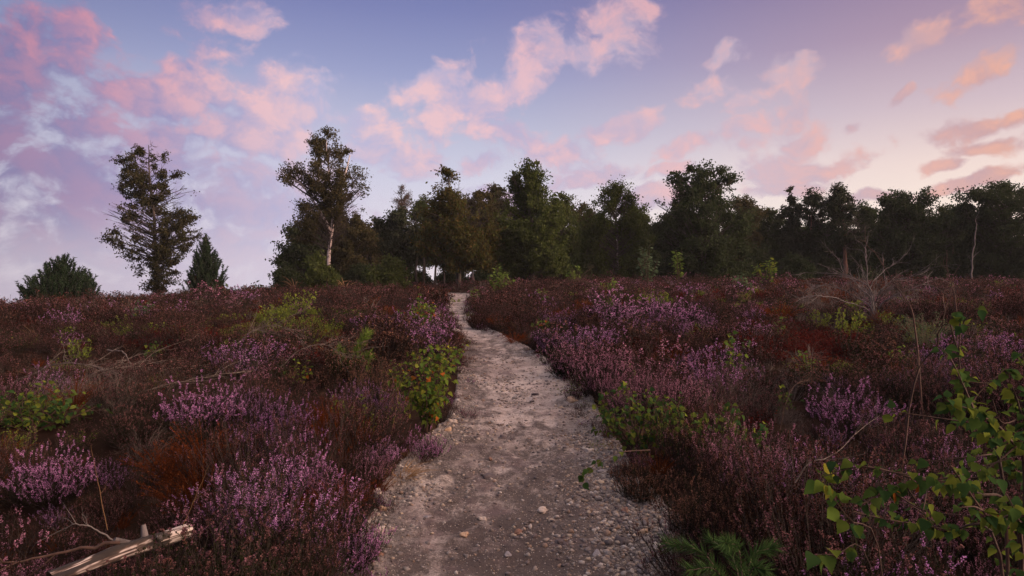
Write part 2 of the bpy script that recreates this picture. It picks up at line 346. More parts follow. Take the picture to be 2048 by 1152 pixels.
# ------------------------------------------------------------------ heath plants
def heather(seed, flower, leaf, n_stem=42, per=4, nfl=18, fls=.0065, nlf=12, height=.42, spread=.9, bloom=.65, lean=(0, 0), flower_share=.5):
    """one bush: woody stems fanning from the root, shoots with scale leaves, flower spikes above"""
    r = np.random.default_rng(seed)
    n = n_stem; az = r.uniform(0, 2 * np.pi, n); th = spread * np.sqrt(r.uniform(0, 1, n))
    L = height * r.uniform(.55, 1.22, n) * (1 - .18 * th)
    base = np.stack([np.cos(az), np.sin(az), 0 * az], 1) * (r.uniform(0, .07, n) * height / .42)[:, None]
    out = np.stack([np.cos(az) * np.sin(th) + lean[0], np.sin(az) * np.sin(th) + lean[1], np.cos(th)], 1)
    mid = base + out * L[:, None] * .55 * np.array([1.15, 1.15, .8]); tip = base + out * L[:, None]; tip[:, 2] += .10 * L
    mid += r.normal(size=(n, 3)) * .02
    P = bez(base, mid, tip, 5)
    mb = MB(); V, q = tubes(P, np.linspace(.0022, .0009, 5) * (fls / .0065) ** .6, 3); mb.add(V, q, 0)
    # shoots
    m = n * per; s = np.repeat(np.arange(n), per); t = r.uniform(.28, .97, m); t[::per] = 1
    a, b, c = base[s], mid[s], tip[s]; tt = t[:, None]
    o = a * (1 - tt) ** 2 + 2 * b * tt * (1 - tt) + c * tt * tt
    d = unit(2 * (1 - tt) * (b - a) + 2 * tt * (c - b) + r.normal(size=(m, 3)) * .30 + np.array([0, 0, .75]))
    sl = height * r.uniform(.22, .42, m); sl[::per] *= .55
    e = o + d * sl[:, None]; bm = o + d * sl[:, None] * .5 + r.normal(size=(m, 3)) * .012
    Q = bez(o, bm, e, 3); V, q = tubes(Q, np.array([.0010, .0008, .0005]) * (fls / .0065) ** .6, 3); mb.add(V, q, 0)
    def along(k, lo, hi, size, mat, up, openness, which=None):
        j = np.repeat(np.arange(m) if which is None else which, k); nn = len(j); u = r.uniform(lo, hi, nn)[:, None]
        p = o[j] * (1 - u) ** 2 + 2 * bm[j] * u * (1 - u) + e[j] * u * u
        side = unit(np.cross(d[j], rdir(nn, r)))
        p = p + side * size * .12; dd = unit(side * openness + d[j] * up)
        sz = size * r.uniform(.7, 1.35, nn)
        V, q = kites(p, dd, unit(d[j] + r.normal(size=(nn, 3)) * .5), sz, sz * .75); mb.add(V, q, mat)
    if nlf: along(nlf, 0, .9, fls * .9, 1, .8, .7)
    fs = np.nonzero(r.uniform(0, 1, m) < flower_share)[0]
    if nfl: along(nfl, 1 - bloom, 1.0, fls, 2, .45, .9, fs)
    return mb.mesh('heather', [M['stem'], leaf, flower])
def dryfuzz(seed, mat, n=60, height=.40, spread=1.0, ll=.012, k=26):
    """dead rust-coloured bush: fine drooping shoots thick with shrivelled leaves"""
    r = np.random.default_rng(seed)
    az = r.uniform(0, 2 * np.pi, n); th = spread * np.sqrt(r.uniform(0, 1, n)); L = height * r.uniform(.6, 1.1, n)
    out = np.stack([np.cos(az) * np.sin(th), np.sin(az) * np.sin(th), np.cos(th)], 1)
    base = out * np.array([.05, .05, 0]); tip = base + out * L[:, None] - np.array([0, 0, .05]) * th[:, None]; mid = base + out * L[:, None] * .5 + np.array([0, 0, .06])
    P = bez(base, mid, tip, 5); mb = MB(); V, q = tubes(P, np.linspace(.0016, .0006, 5) * (ll / .012) ** .6, 3); mb.add(V, q, 0)
    j = np.repeat(np.arange(n), k); u = r.uniform(.15, 1, n * k)[:, None]
    p = base[j] * (1 - u) ** 2 + 2 * mid[j] * u * (1 - u) + tip[j] * u * u
    dd = unit(out[j] + r.normal(size=(n * k, 3)) * .75); sz = ll * r.uniform(.6, 1.6, n * k)
    V, q = kites(p, dd, rdir(n * k, r), sz, sz * .28); mb.add(V, q, 1)
    return mb.mesh('dead_heather', [mat, mat])
def leafy(seed, mat, n=26, height=.26, spread=.8, ll=.022, k=10, wid=.6, stem=None):
    """bilberry-like shrublet: upright green twigs with small oval leaves"""
    r = np.random.default_rng(seed)
    az = r.uniform(0, 2 * np.pi, n); th = spread * np.sqrt(r.uniform(0, 1, n)); L = height * r.uniform(.55, 1.1, n)
    out = np.stack([np.cos(az) * np.sin(th), np.sin(az) * np.sin(th), np.cos(th)], 1)
    base = np.stack([np.cos(az), np.sin(az), 0 * az], 1) * r.uniform(0, .12, n)[:, None]; tip = base + out * L[:, None]
    mid = (base + tip) / 2 + r.normal(size=(n, 3)) * .025
    P = bez(base, mid, tip, 4); mb = MB(); V, q = tubes(P, np.linspace(.0018, .0007, 4) * (ll / .022) ** .6, 3); mb.add(V, q, 0)
    j = np.repeat(np.arange(n), k); u = r.uniform(.3, 1.02, n * k)[:, None]
    p = base[j] * (1 - u) ** 2 + 2 * mid[j] * u * (1 - u) + tip[j] * u * u
    dd = unit(np.cross(out[j], rdir(n * k, r)) + out[j] * .5); sz = ll * r.uniform(.6, 1.3, n * k)
    V, q = kites(p, dd, unit(rdir(n * k, r) * .7 + np.array([0, 0, 1.])), sz, sz * wid); mb.add(V, q, 1)
    return mb.mesh('bilberry', [stem or M['stem'], mat])
def twiggy(seed, n=34, height=.4, th0=.9, rad=.0016, mat='twig'):
    r = np.random.default_rng(seed)
    az = r.uniform(0, 2 * np.pi, n); th = th0 * np.sqrt(r.uniform(0, 1, n)); L = height * r.uniform(.6, 1.15, n)
    out = np.stack([np.cos(az) * np.sin(th), np.sin(az) * np.sin(th), np.cos(th)], 1)
    base = out * np.array([.05, .05, 0]); tip = base + out * L[:, None]; mid = (base + tip) / 2 + r.normal(size=(n, 3)) * .05 * height / .4
    mb = MB(); V, q = tubes(bez(base, mid, tip, 6), np.linspace(rad, rad * .4, 6), 3); mb.add(V, q, 0)
    m = n * 5; s = np.repeat(np.arange(n), 5); u = r.uniform(.35, .95, m)[:, None]
    o = base[s] * (1 - u) ** 2 + 2 * mid[s] * u * (1 - u) + tip[s] * u * u
    e = o + unit(out[s] + r.normal(size=(m, 3)) * .55) * (height * r.uniform(.15, .38, m))[:, None]
    V, q = tubes(bez(o, (o + e) / 2 + r.normal(size=(m, 3)) * .015, e, 3), np.array([rad * .6, rad * .45, rad * .25]), 3); mb.add(V, q, 0)
    return mb.mesh('dead_twigs', [M[mat]])
def tuft(seed, mat, n=45, height=.3, w=.003, spread=.9, bend=.5):
    r = np.random.default_rng(seed)
    az = r.uniform(0, 2 * np.pi, n); th = spread * np.sqrt(r.uniform(0, 1, n)); L = height * r.uniform(.5, 1.15, n)
    hz = np.stack([np.cos(az), np.sin(az), 0 * az], 1)
    base = hz * r.uniform(0, .03, n)[:, None]; mid = base + (hz * np.sin(th * .6)[:, None] + np.array([0, 0, 1]) * np.cos(th * .6)[:, None]) * L[:, None] * .6
    tip = mid + (hz * np.sin(th + bend)[:, None] + np.array([0, 0, 1]) * np.cos(th + bend)[:, None]) * L[:, None] * .5
    P = bez(base, mid, tip, 5); S = unit(np.cross(P[:, -1] - P[:, 0], rdir(n, r)))[:, None] * (w * np.array([1, .9, .7, .45, .1]))[None, :, None] * .5
    V = np.stack([P - S, P + S], 2).reshape(-1, 3); i = np.arange(n * 10).reshape(n, 5, 2)
    q = np.stack([i[:, :-1, 0], i[:, :-1, 1], i[:, 1:, 1], i[:, 1:, 0]], -1).reshape(-1, 4)
    return MB().add(V, q, 0).mesh('grass', [mat])

def lod(d): return 'H' if d < 7.5 else ('M' if d < 17 else 'F')
HERO = {}
def hero(kind, seed, d):
    key = (kind, seed % 2, lod(d))
    if key not in HERO:
        fl, lf, fs = {'purple': ('fl_bright', 'hleaf', .55), 'pink': ('fl_pink', 'hleaf', .6), 'tan': ('fl_tan', 'hleaf', .55), 'fade': ('fl_fade', 'hbrown', .6)}[kind]
        q = {'H': dict(n_stem=150, per=4, nfl=34, fls=.0078, nlf=24), 'M': dict(n_stem=120, per=4, nfl=11, fls=.015, nlf=14), 'F': dict(n_stem=60, per=3, nfl=8, fls=.028, nlf=8)}[lod(d)]
        HERO[key] = heather(1000 + 31 * (seed % 2) + len(kind), M[fl], M[lf], bloom=.58, flower_share=fs, spread=1.15, height=.40, **q)
    return HERO[key]
V_ = {}   # kind -> lod -> list of variant meshes
def lods(kind, f):
    V_[kind] = {k: [f(s + 10 * i, k) for s in (1, 2, 3)] for i, k in enumerate('HMF')}
HL = dict(H=dict(n_stem=84, per=4, nfl=26, fls=.0075, nlf=16), M=dict(n_stem=52, per=3, nfl=10, fls=.016, nlf=10), F=dict(n_stem=26, per=2, nfl=8, fls=.030, nlf=6))
lods('purple', lambda s, k: heather(100 + s, M['fl_purple'], M['hleaf'], bloom=.62, **HL[k]))
lods('pink', lambda s, k: heather(200 + s, M['fl_pink'], M['hbrown'], bloom=.60, **HL[k]))
lods('fade', lambda s, k: heather(300 + s, M['fl_fade'], M['hbrown'], bloom=.62, flower_share=.42, **HL[k]))
lods('tan', lambda s, k: heather(400 + s, M['fl_tan'], M['hbrown'], bloom=.6, flower_share=.42, spread=.7, **HL[k]))
lods('dark', lambda s, k: heather(450 + s, M['fl_fade'], M['hleaf'], bloom=.25, height=.36, **HL[k]))
lods('rust', lambda s, k: dryfuzz(500 + s, M['rust'], **dict(H=dict(n=90, ll=.013, k=34), M=dict(n=60, ll=.022, k=20), F=dict(n=30, ll=.04, k=14))[k]))
lods('twig', lambda s, k: twiggy(600 + s, **dict(H=dict(n=36, rad=.0017), M=dict(n=26, rad=.003), F=dict(n=14, rad=.006))[k]))
lods('red', lambda s, k: leafy(700 + s, M['redleaf'], **dict(H=dict(n=34, ll=.02, k=12), M=dict(n=28, ll=.03, k=10), F=dict(n=20, ll=.05, k=7))[k]))
lods('green', lambda s, k: leafy(800 + s, M['greenleaf'], **dict(H=dict(n=34, ll=.022, k=12), M=dict(n=28, ll=.034, k=9), F=dict(n=20, ll=.055, k=7))[k]))
lods('straw', lambda s, k: tuft(900 + s, M['straw'], **dict(H=dict(n=60, w=.003), M=dict(n=40, w=.006), F=dict(n=24, w=.012))[k]))

# patches of one kind of plant, as ellipses on the photograph: px, py, rx, ry, kind, how much of the patch it fills
PATCH = [
 (560, 645, 115, 26, 'green', .8), (590, 618, 75, 14, 'green', .8), (340, 655, 160, 16, 'green', .55), (70, 815, 140, 48, 'green', .75), (465, 700, 40, 16, 'green', .7),
 (400, 742, 75, 14, 'green', .5), (160, 710, 45, 20, 'green', .5), (1690, 655, 85, 36, 'green', .6), (1250, 588, 130, 18, 'green', .22), (1880, 605, 160, 16, 'green', .3), (1480, 600, 110, 25, 'green', .15),
 (1560, 665, 210, 42, 'red', .85), (1340, 715, 130, 32, 'red', .75), (300, 665, 220, 16, 'red', .6), (640, 690, 110, 18, 'red', .5), (1750, 690, 150, 30, 'red', .6), (520, 640, 200, 22, 'red', .35),
 (560, 885, 70, 40, 'purple', .5), (800, 890, 60, 30, 'purple', .5), (690, 1070, 40, 60, 'purple', .35), (410, 810, 80, 36, 'purple', .45), (130, 940, 110, 60, 'purple', .45), (530, 1010, 60, 30, 'purple', .3),
 (480, 722, 70, 18, 'purple', .4), (860, 672, 60, 22, 'purple', .6), (1200, 632, 140, 18, 'purple', .4), (1450, 690, 250, 50, 'red', .45), (1650, 760, 200, 60, 'dark', .4), (1350, 632, 90, 28, 'purple', .6), (1140, 700, 85, 45, 'purple', .6), (1215, 745, 80, 55, 'pink', .75),
 (1430, 740, 80, 50, 'purple', .65), (1330, 780, 120, 40, 'pink', .6), (1720, 800, 150, 70, 'purple', .4), (1400, 1000, 180, 130, 'tan', .5), (1500, 930, 140, 60, 'pink', .4), (1750, 950, 200, 120, 'purple', .22), (1850, 900, 220, 250, 'dark', .5), (1950, 720, 110, 60, 'purple', .35),
 (650, 820, 80, 55, 'rust', .75), (330, 905, 110, 60, 'rust', .45), (790, 965, 60, 45, 'rust', .8), (1035, 683, 45, 22, 'rust', .7), (60, 1010, 90, 50, 'rust', .2), (700, 940, 90, 50, 'rust', .5), (1380, 700, 110, 30, 'rust', .3), (1300, 880, 70, 30, 'rust', .3), (560, 960, 60, 30, 'rust', .4),
 (740, 720, 120, 60, 'tan', .6), (800, 760, 70, 40, 'tan', .4), (690, 590, 170, 22, 'fade', .8), (1060, 600, 110, 25, 'fade', .8), (1150, 560, 80, 14, 'fade', .9), (1500, 780, 130, 60, 'twig', .4), (300, 1080, 330, 80, 'dark', .45), (250, 880, 250, 120, 'dark', .35), (120, 680, 250, 60, 'fade', .4), (1200, 660, 300, 60, 'fade', .3), (1550, 620, 200, 30, 'dark', .4), (1600, 800, 90, 70, 'twig', .35),
 (560, 680, 90, 16, 'straw', .4), (300, 770, 190, 26, 'twig', .3), (1400, 545, 100, 12, 'fade', .7), (1720, 600, 140, 40, 'twig', .5), (1690, 560, 160, 16, 'rust', .35), (230, 800, 120, 30, 'dark', .5),
]
def kinds_at(X, Y, r):
    Z = ground_z(X, Y) + .2; px = 1024 + X / np.maximum(Y, .3) * F; py = 576 - (Z - EYE) / np.maximum(Y, .3) * F
    n = len(X); kind = np.empty(n, object)
    v = fbm(X * .45, Y * .45, 71, 3) / .94; w = fbm(X * .9 + 30, Y * .9, 77, 3) / .94; u = r.uniform(0, 1, n)
    kind[:] = 'fade'
    v = fbm(X * .95, Y * .8, 71, 2) / .75; w = fbm(X * .9 + 30, Y * .8, 77, 2) / .75; v2 = fbm(X * .42 + 9, Y * .36, 73, 2) / .75
    kind[(v > np.where(Y < 7, .72, .64)) & (u < .5)] = 'purple'; kind[(v > .54) & (v < .64) & (u < .45)] = 'pink'
    kind[(w < .34) & (u < .85)] = 'dark'; kind[(w > .66) & (u < .6)] = 'rust'; kind[u > .95] = 'twig'; kind[(u > .86) & (u < .91)] = 'tan'
    kind[(v2 > .66) & (u > .15) & (u < .62)] = 'red'; kind[(v2 < .30) & (u > .35) & (u < .62)] = 'green'; kind[(u > .66) & (u < .70)] = 'straw'
    far = (Y > 14); kind[far & (kind == 'purple') & (r.uniform(0, 1, n) < .55)] = 'pink'
    wx = (fbm(X * 1.3, Y * 1.3, 81, 3) - .47) * 1.1
    for (a, b, rx_, ry_, k, f) in PATCH:
        q = ((px - a) / rx_) ** 2 + ((py - b) / ry_) ** 2
        kind[(q < 1 + wx * 1.5) & (r.uniform(0, 1, n) < f)] = k
    return kind
def scatter():
    r = np.random.default_rng(11); out = []
    for (d0, d1, sp) in ((.9, 6.5, .23), (6.5, 16, .28), (16, 44, .38)):
        ny = int((d1 - d0) / sp); Y = d0 + (np.arange(ny) + .5) * sp
        for y in Y:
            half = y * .80 + .6; nx = int(2 * half / sp)
            X = -half + (np.arange(nx) + r.uniform(0, 1, nx)) * sp; yy = y + r.uniform(-.5, .5, nx) * sp
            out.append(np.stack([X, yy], 1))
    P = np.concatenate(out); X, Y = P.T
    mar = np.where(Y < 6.5, .03, np.where(Y < 9, .0, -.13))
    keep = ~((X > pl(Y) - mar + (vnoise(Y * 2.3, Y * 0, 5) - .5) * .16) & (X < pr(Y) + mar + (vnoise(Y * 2.1, Y * 0 + 9, 6) - .5) * .18) & (Y < PEND - .5))
    keep &= ~((np.hypot(X, Y) < .95))
    return X[keep], Y[keep]
SX, SYY = scatter(); SK = kinds_at(SX, SYY, np.random.default_rng(5))
def fringe():
    # ragged rim of small plants, dry grass and stray shoots along both sides of the path
    r = np.random.default_rng(17); n = 620; y = 1.2 + r.uniform(0, 1, n) ** 1.3 * 26; side = r.uniform(0, 1, n) < .5; o = r.normal(.0, .07, n) + (vnoise(y * 3, y * 0 + 3.0 * side, 19) - .5) * .12
    x = np.where(side, pl(y) - o, pr(y) + o); k = r.choice(['straw', 'fade', 'rust', 'dark', 'pink', 'purple', 'green', 'twig'], n, p=[.30, .18, .16, .12, .08, .06, .06, .04]).astype(object)
    return x, y, k
_f = fringe(); SX, SYY, SK = np.concatenate([SX, _f[0]]), np.concatenate([SYY, _f[1]]), np.concatenate([SK, _f[2]])

def stuff(name, pts, rot, sc, idx, variants, kind='stuff'):
    me = bpy.data.meshes.new(name); n = len(pts); me.vertices.add(n); me.vertices.foreach_set('co', np.asarray(pts, np.float32).ravel())
    me.attributes.new('rot', 'FLOAT_VECTOR', 'POINT').data.foreach_set('vector', np.asarray(rot, np.float32).ravel())
    me.attributes.new('sc', 'FLOAT', 'POINT').data.foreach_set('value', np.asarray(sc, np.float32))
    me.attributes.new('idx', 'INT', 'POINT').data.foreach_set('value', np.asarray(idx, np.int32))
    o = obj(name, me); o['kind'] = kind
    ng = bpy.data.node_groups.new(name, 'GeometryNodeTree')
    ng.interface.new_socket('Geometry', in_out='INPUT', socket_type='NodeSocketGeometry'); ng.interface.new_socket('Geometry', in_out='OUTPUT', socket_type='NodeSocketGeometry')
    nd, lk = ng.nodes, ng.links; gi = nd.new('NodeGroupInput'); go = nd.new('NodeGroupOutput'); jn = nd.new('GeometryNodeJoinGeometry')
    def attr(nm, ty):
        a = nd.new('GeometryNodeInputNamedAttribute'); a.data_type = ty; a.inputs['Name'].default_value = nm
        return next(s for s in a.outputs if s.enabled and s.name == 'Attribute')
    ro, s_, ix = attr('rot', 'FLOAT_VECTOR'), attr('sc', 'FLOAT'), attr('idx', 'INT')
    for i, m in enumerate(variants):
        src = obj(name + '_plant', m, link=False)
        oi = nd.new('GeometryNodeObjectInfo'); oi.inputs['Object'].default_value = src; oi.inputs['As Instance'].default_value = False
        cp = nd.new('FunctionNodeCompare'); cp.data_type = 'INT'; cp.operation = 'EQUAL'
        lk.new(ix, cp.inputs[2]); cp.inputs[3].default_value = i
        ip = nd.new('GeometryNodeInstanceOnPoints'); lk.new(gi.outputs[0], ip.inputs['Points']); lk.new(cp.outputs[0], ip.inputs['Selection'])
        lk.new(oi.outputs['Geometry'], ip.inputs['Instance']); lk.new(ro, ip.inputs['Rotation']); lk.new(s_, ip.inputs['Scale']); lk.new(ip.outputs[0], jn.inputs[0])
    lk.new(jn.outputs[0], go.inputs[0])
    md = o.modifiers.new('scatter', 'NODES'); md.node_group = ng
    return o
def carpet(name, kinds, r, smin=.75, smax=1.2, sink=.02):
    variants, pts, rot, sc, idx = [], [], [], [], []
    for k in kinds:
        for lod, d0, d1 in (('H', 0, 6.5), ('M', 6.5, 16), ('F', 16, 99)):
            sel = (SK == k) & (SYY >= d0) & (SYY < d1); n = int(sel.sum())
            if not n: continue
            b = len(variants); variants += V_[k][lod]
            x, y = SX[sel], SYY[sel]; z = ground_z(x, y) - sink
            pts.append(np.stack([x, y, z], 1)); rot.append(np.stack([r.normal(0, .12, n), r.normal(0, .12, n), r.uniform(0, 6.28, n)], 1))
            far = np.minimum(np.maximum(pl(y) - x, x - pr(y)), 2)
            grow = np.where(y < 33, .45 + .55 * smooth(-.03, .35, far), 1)
            sc.append(r.uniform(smin, smax, n) * grow * np.clip(.02 + 1.55 * fbm(x * 1.1, y * 1.0, 91, 2) + r.normal(0, .14, n), .40, 1.4)); idx.append(b + r.integers(0, 3, n))
    return stuff(name, np.concatenate(pts), np.concatenate(rot), np.concatenate(sc), np.concatenate(idx), variants)

# ------------------------------------------------------------------ separate heath plants that stand out
def clear(x, y, rad):
    global SX, SYY, SK
    k = np.hypot(SX - x, SYY - y) > rad
    SX, SYY, SK = SX[k], SYY[k], SK[k]
nrot = np.random.default_rng(3)
def plant(name, kind, px, py, wpx, label, cat, group=None, tall=1.0, natural=.74, lean=None):
    """a clump whose foot shows at photo pixel (px, py) and which spreads wpx pixels wide"""
    g = G(px, py); d = g[1]; s = wpx / F * d / natural
    me = hero(kind, int(nrot.integers(0, 2)), d) if kind in ('purple', 'pink', 'tan', 'fade') else V_[kind][lod(d)][int(nrot.integers(0, 3))]
    o = obj(name, me, None, (g[0], g[1], g[2] - .015)); o.scale = (s, s, s * tall); o.rotation_euler = (0, 0, float(nrot.uniform(0, 6.28)))
    clear(g[0], g[1], wpx / F * d * .30)
    return tag(o, label, cat, group)
HG = 'heather bushes standing out beside the path'
for (px, py, w, k, t, lab) in [
 (685, 1150, 190, 'purple', 1.1, 'bright purple heather bush spilling onto the path at the lower left of the sand'),
 (590, 1010, 170, 'purple', 1.2, 'large pink-purple heather bush with tall spikes left of the rusty clump, above the log'),
 (520, 1080, 150, 'purple', 1.0, 'purple heather bush right behind the cut end of the pale log'),
 (845, 925, 120, 'purple', .9, 'purple heather bush leaning over the path just below the leafy birch seedling'),
 (760, 930, 100, 'purple', .9, 'small purple heather clump above the dry straw tuft at the left path edge'),
 (400, 870, 190, 'purple', .9, 'pale purple heather bush halfway up the left slope above the rust-brown patch'),
 (110, 1010, 190, 'purple', 1.0, 'dusky purple heather bush near the left edge above the log'),
 (860, 690, 100, 'purple', .8, 'rounded magenta heather cushion on the bank where the path bends left'),
 (905, 712, 60, 'rust', .8, 'small rusty clump hanging over the left path edge beside the magenta cushion'),
 (1135, 760, 120, 'pink', 1.1, 'pink heather bush on the right path edge, farther of the two by the bend'),
 (1210, 795, 150, 'pink', 1.0, 'pink heather bush bulging over the right path edge, nearer of the two by the bend'),
 (1105, 700, 90, 'purple', .9, 'purple heather clump on the right bank just beyond the two pink bushes'),
 (1030, 690, 70, 'rust', .9, 'low rust-brown clump on the right path edge past the bend'),
 (960, 660, 70, 'fade', .9, 'faded brown heather bush at the narrow far end of the path, right side'),
 (868, 622, 80, 'fade', 1.0, 'faded heather bush closing the left side of the path near the crest'),
 (1290, 1010, 150, 'tan', 1.0, 'tan seed-headed heather bush overhanging the gravel on the right'),
 (1420, 1090, 210, 'tan', 1.1, 'large tan and purple heather bush behind the pine seedling at the bottom'),
 (1560, 1010, 190, 'pink', 1.1, 'dull pink heather bush right of the low green thicket, with upright spikes'),
 (1430, 800, 130, 'purple', 1.1, 'violet heather bush around the slender yellow-leaved birch stem'),
 (1330, 845, 120, 'pink', .9, 'pinkish heather bush behind the low green thicket on the right'),
 (1700, 870, 190, 'purple', .9, 'violet heather bush in the middle of the shaded right slope'),
 (1760, 1080, 210, 'purple', 1.0, 'dark violet heather bush under the overhanging birch branches'),
 (1500, 690, 120, 'purple', .7, 'purple heather clump edged by dark red bilberry on the right'),
 (1350, 660, 130, 'purple', .8, 'bright purple heather band far up the right slope'),
 (1230, 655, 140, 'purple', .8, 'pink-purple heather patch right of the path, level with its narrow end'),
 (745, 800, 110, 'tan', 1.2, 'salmon-tinted heather bush behind the green pine seedling on the left'),
 (690, 770, 110, 'tan', 1.3, 'tall salmon-tinted heather bush left of the green pine seedling'),
 (650, 890, 110, 'rust', 1.5, 'rust-red dead heather bush behind the large pink-purple one'),
 (330, 960, 170, 'rust', 1.1, 'broad rust-brown dead heather bush in the middle of the left slope'),
 (760, 985, 90, 'rust', 1.0, 'low rust-brown dead clump between two purple bushes at the left path edge'),
 (1560, 640, 120, 'rust', .7, 'reddish-brown withered clump far right below the dead branches'),
]:
    plant('heather_bush' if k not in ('rust',) else 'dead_heather_bush', k, px, py, w, lab, 'heather', HG if k != 'rust' else 'dead rusty heather bushes', t)
for (px, py, w, k, t, lab) in [
 (158, 728, 60, 'green', 1.3, 'light green shrublet alone in the brown heather on the left slope'),
 (600, 632, 80, 'green', .8, 'yellow-green bilberry patch high on the left slope below the birch'),
 (545, 655, 90, 'green', .8, 'broad green bilberry patch left of the path, lower of the two'),
 (1700, 680, 80, 'green', 1.0, 'yellow-green bilberry clump below the dead bush on the right'),
 (1640, 660, 60, 'green', .9, 'small yellow-green bilberry clump just left of the dead bush root'),
 (465, 712, 60, 'green', .8, 'small yellow-green bilberry clump in the middle of the left slope'),
 (912, 606, 28, 'green', .5, 'little green tuft growing in the middle of the path near its crest')]:
    plant('bilberry_bush', k, px, py, w, lab, 'bilberry', 'bilberry bushes in the heather', t * 1.5, .5)
def tuft_thing(px, py, wpx, mat, label, n=70, tall=1.0, seed=1, bend=.5):
    g = G(px, py); d = g[1]; s = wpx / F * d
    o = obj('grass_tuft', tuft(seed, mat, n, .30, max(.0025, .0016 * d), .9, bend), None, g); k = s / .40; o.scale = (k, k, k * tall)
    return tag(o, label, 'grass', 'grass tufts')
tuft_thing(800, 970, 130, M['straw'], 'straw-coloured dry grass tuft drooping onto the left path edge', 120, .6, 11, 1.0)
tuft_thing(890, 715, 60, M['straw'], 'small pale grass tuft below the magenta heather cushion', 50, .9, 12)
tuft_thing(1400, 705, 60, M['straw'], 'thin dry grass tuft in the red bilberry right of the path', 30, 1.2, 13)
for i, (px, py, h) in enumerate([(590, 580, 46), (625, 579, 50), (655, 580, 44), (690, 578, 36)]):
    g = at(px, 33.5); k = h / F * 33.5 / .33
    o = obj('grass_tuft', tuft(20 + i, M['straw'], 22, .3, .018, .7, .9), None, (g[0], g[1], g[2] + .15)); o.scale = (k * 1.3, k * 1.3, k)
    tag(o, 'bleached windswept grass tuft on the ridge in front of the tall birch', 'grass', 'windswept grass tufts on the ridge')


# ------------------------------------------------------------------ gravel and stones
def pebble_mesh(seed, mat, sub=2):
    import bmesh
    bm = bmesh.new(); bmesh.ops.create_icosphere(bm, subdivisions=sub, radius=1)
    r = np.random.default_rng(seed); ax = r.normal(size=(5, 3)); am = r.uniform(.05, .16, 5); sq = np.array([r.uniform(.8, 1.25), r.uniform(.7, 1.0), r.uniform(.45, .75)])
    for v in bm.verts:
        p = np.array(v.co); k = 1 + sum(a * math.sin(3.0 * float(p @ x)) for a, x in zip(am, ax)); p = p * k
        for x in ax[:3]:                                   # a few worn flats
            x = x / np.linalg.norm(x); t = float(p @ x)
            if t > .78: p = p - x * (t - .78) * .8
        v.co = Vector(p * sq)
    me = bpy.data.meshes.new('pebble'); bm.to_mesh(me); bm.free(); me.materials.append(mat)
    for p in me.polygons: p.use_smooth = True
    return me
PEB = [pebble_mesh(i, M['gravel'], 1 if i < 6 else 2) for i in range(9)]
def gravel():
    r = np.random.default_rng(31); n = 200000
    y = 1.6 + (r.uniform(0, 1, n) ** 1.7) * 12; c = r.uniform(-.05, 1.05, n)
    x = pl(y) + c * (pr(y) - pl(y))
    rim = np.clip(.10 + .58 * smooth(.66, .98, c) * smooth(9, 4, y) + .28 * smooth(.22, .0, c) * smooth(10, 4, y) + .10 * smooth(5, 2.2, y), 0, 1)
    dens = rim * (.25 + 1.5 * smooth(.35, .7, fbm(x * 2.2, y * 2.2, 33, 3))) * smooth(14, 6, y)
    k = r.uniform(0, 1.2, n) < dens; x, y = x[k], y[k]; n = len(x)
    s = .0024 + .0145 * r.uniform(0, 1, n) ** 4.0 + .012 * (r.uniform(0, 1, n) < .02); s = s * (1 + .03 * y)
    z = path_z(x, y) + s * .05
    return stuff('gravel', np.stack([x, y, z], 1), np.stack([r.normal(0, .25, n), r.normal(0, .25, n), r.uniform(0, 6.28, n)], 1), s, r.integers(0, 9, n), PEB)
gravel()
STM = {k: [pebble_mesh(50 + 7 * i + j, M['st_' + k], 3) for j in range(2)] for i, k in enumerate(['tan', 'pale', 'dark', 'brown', 'grey'])}
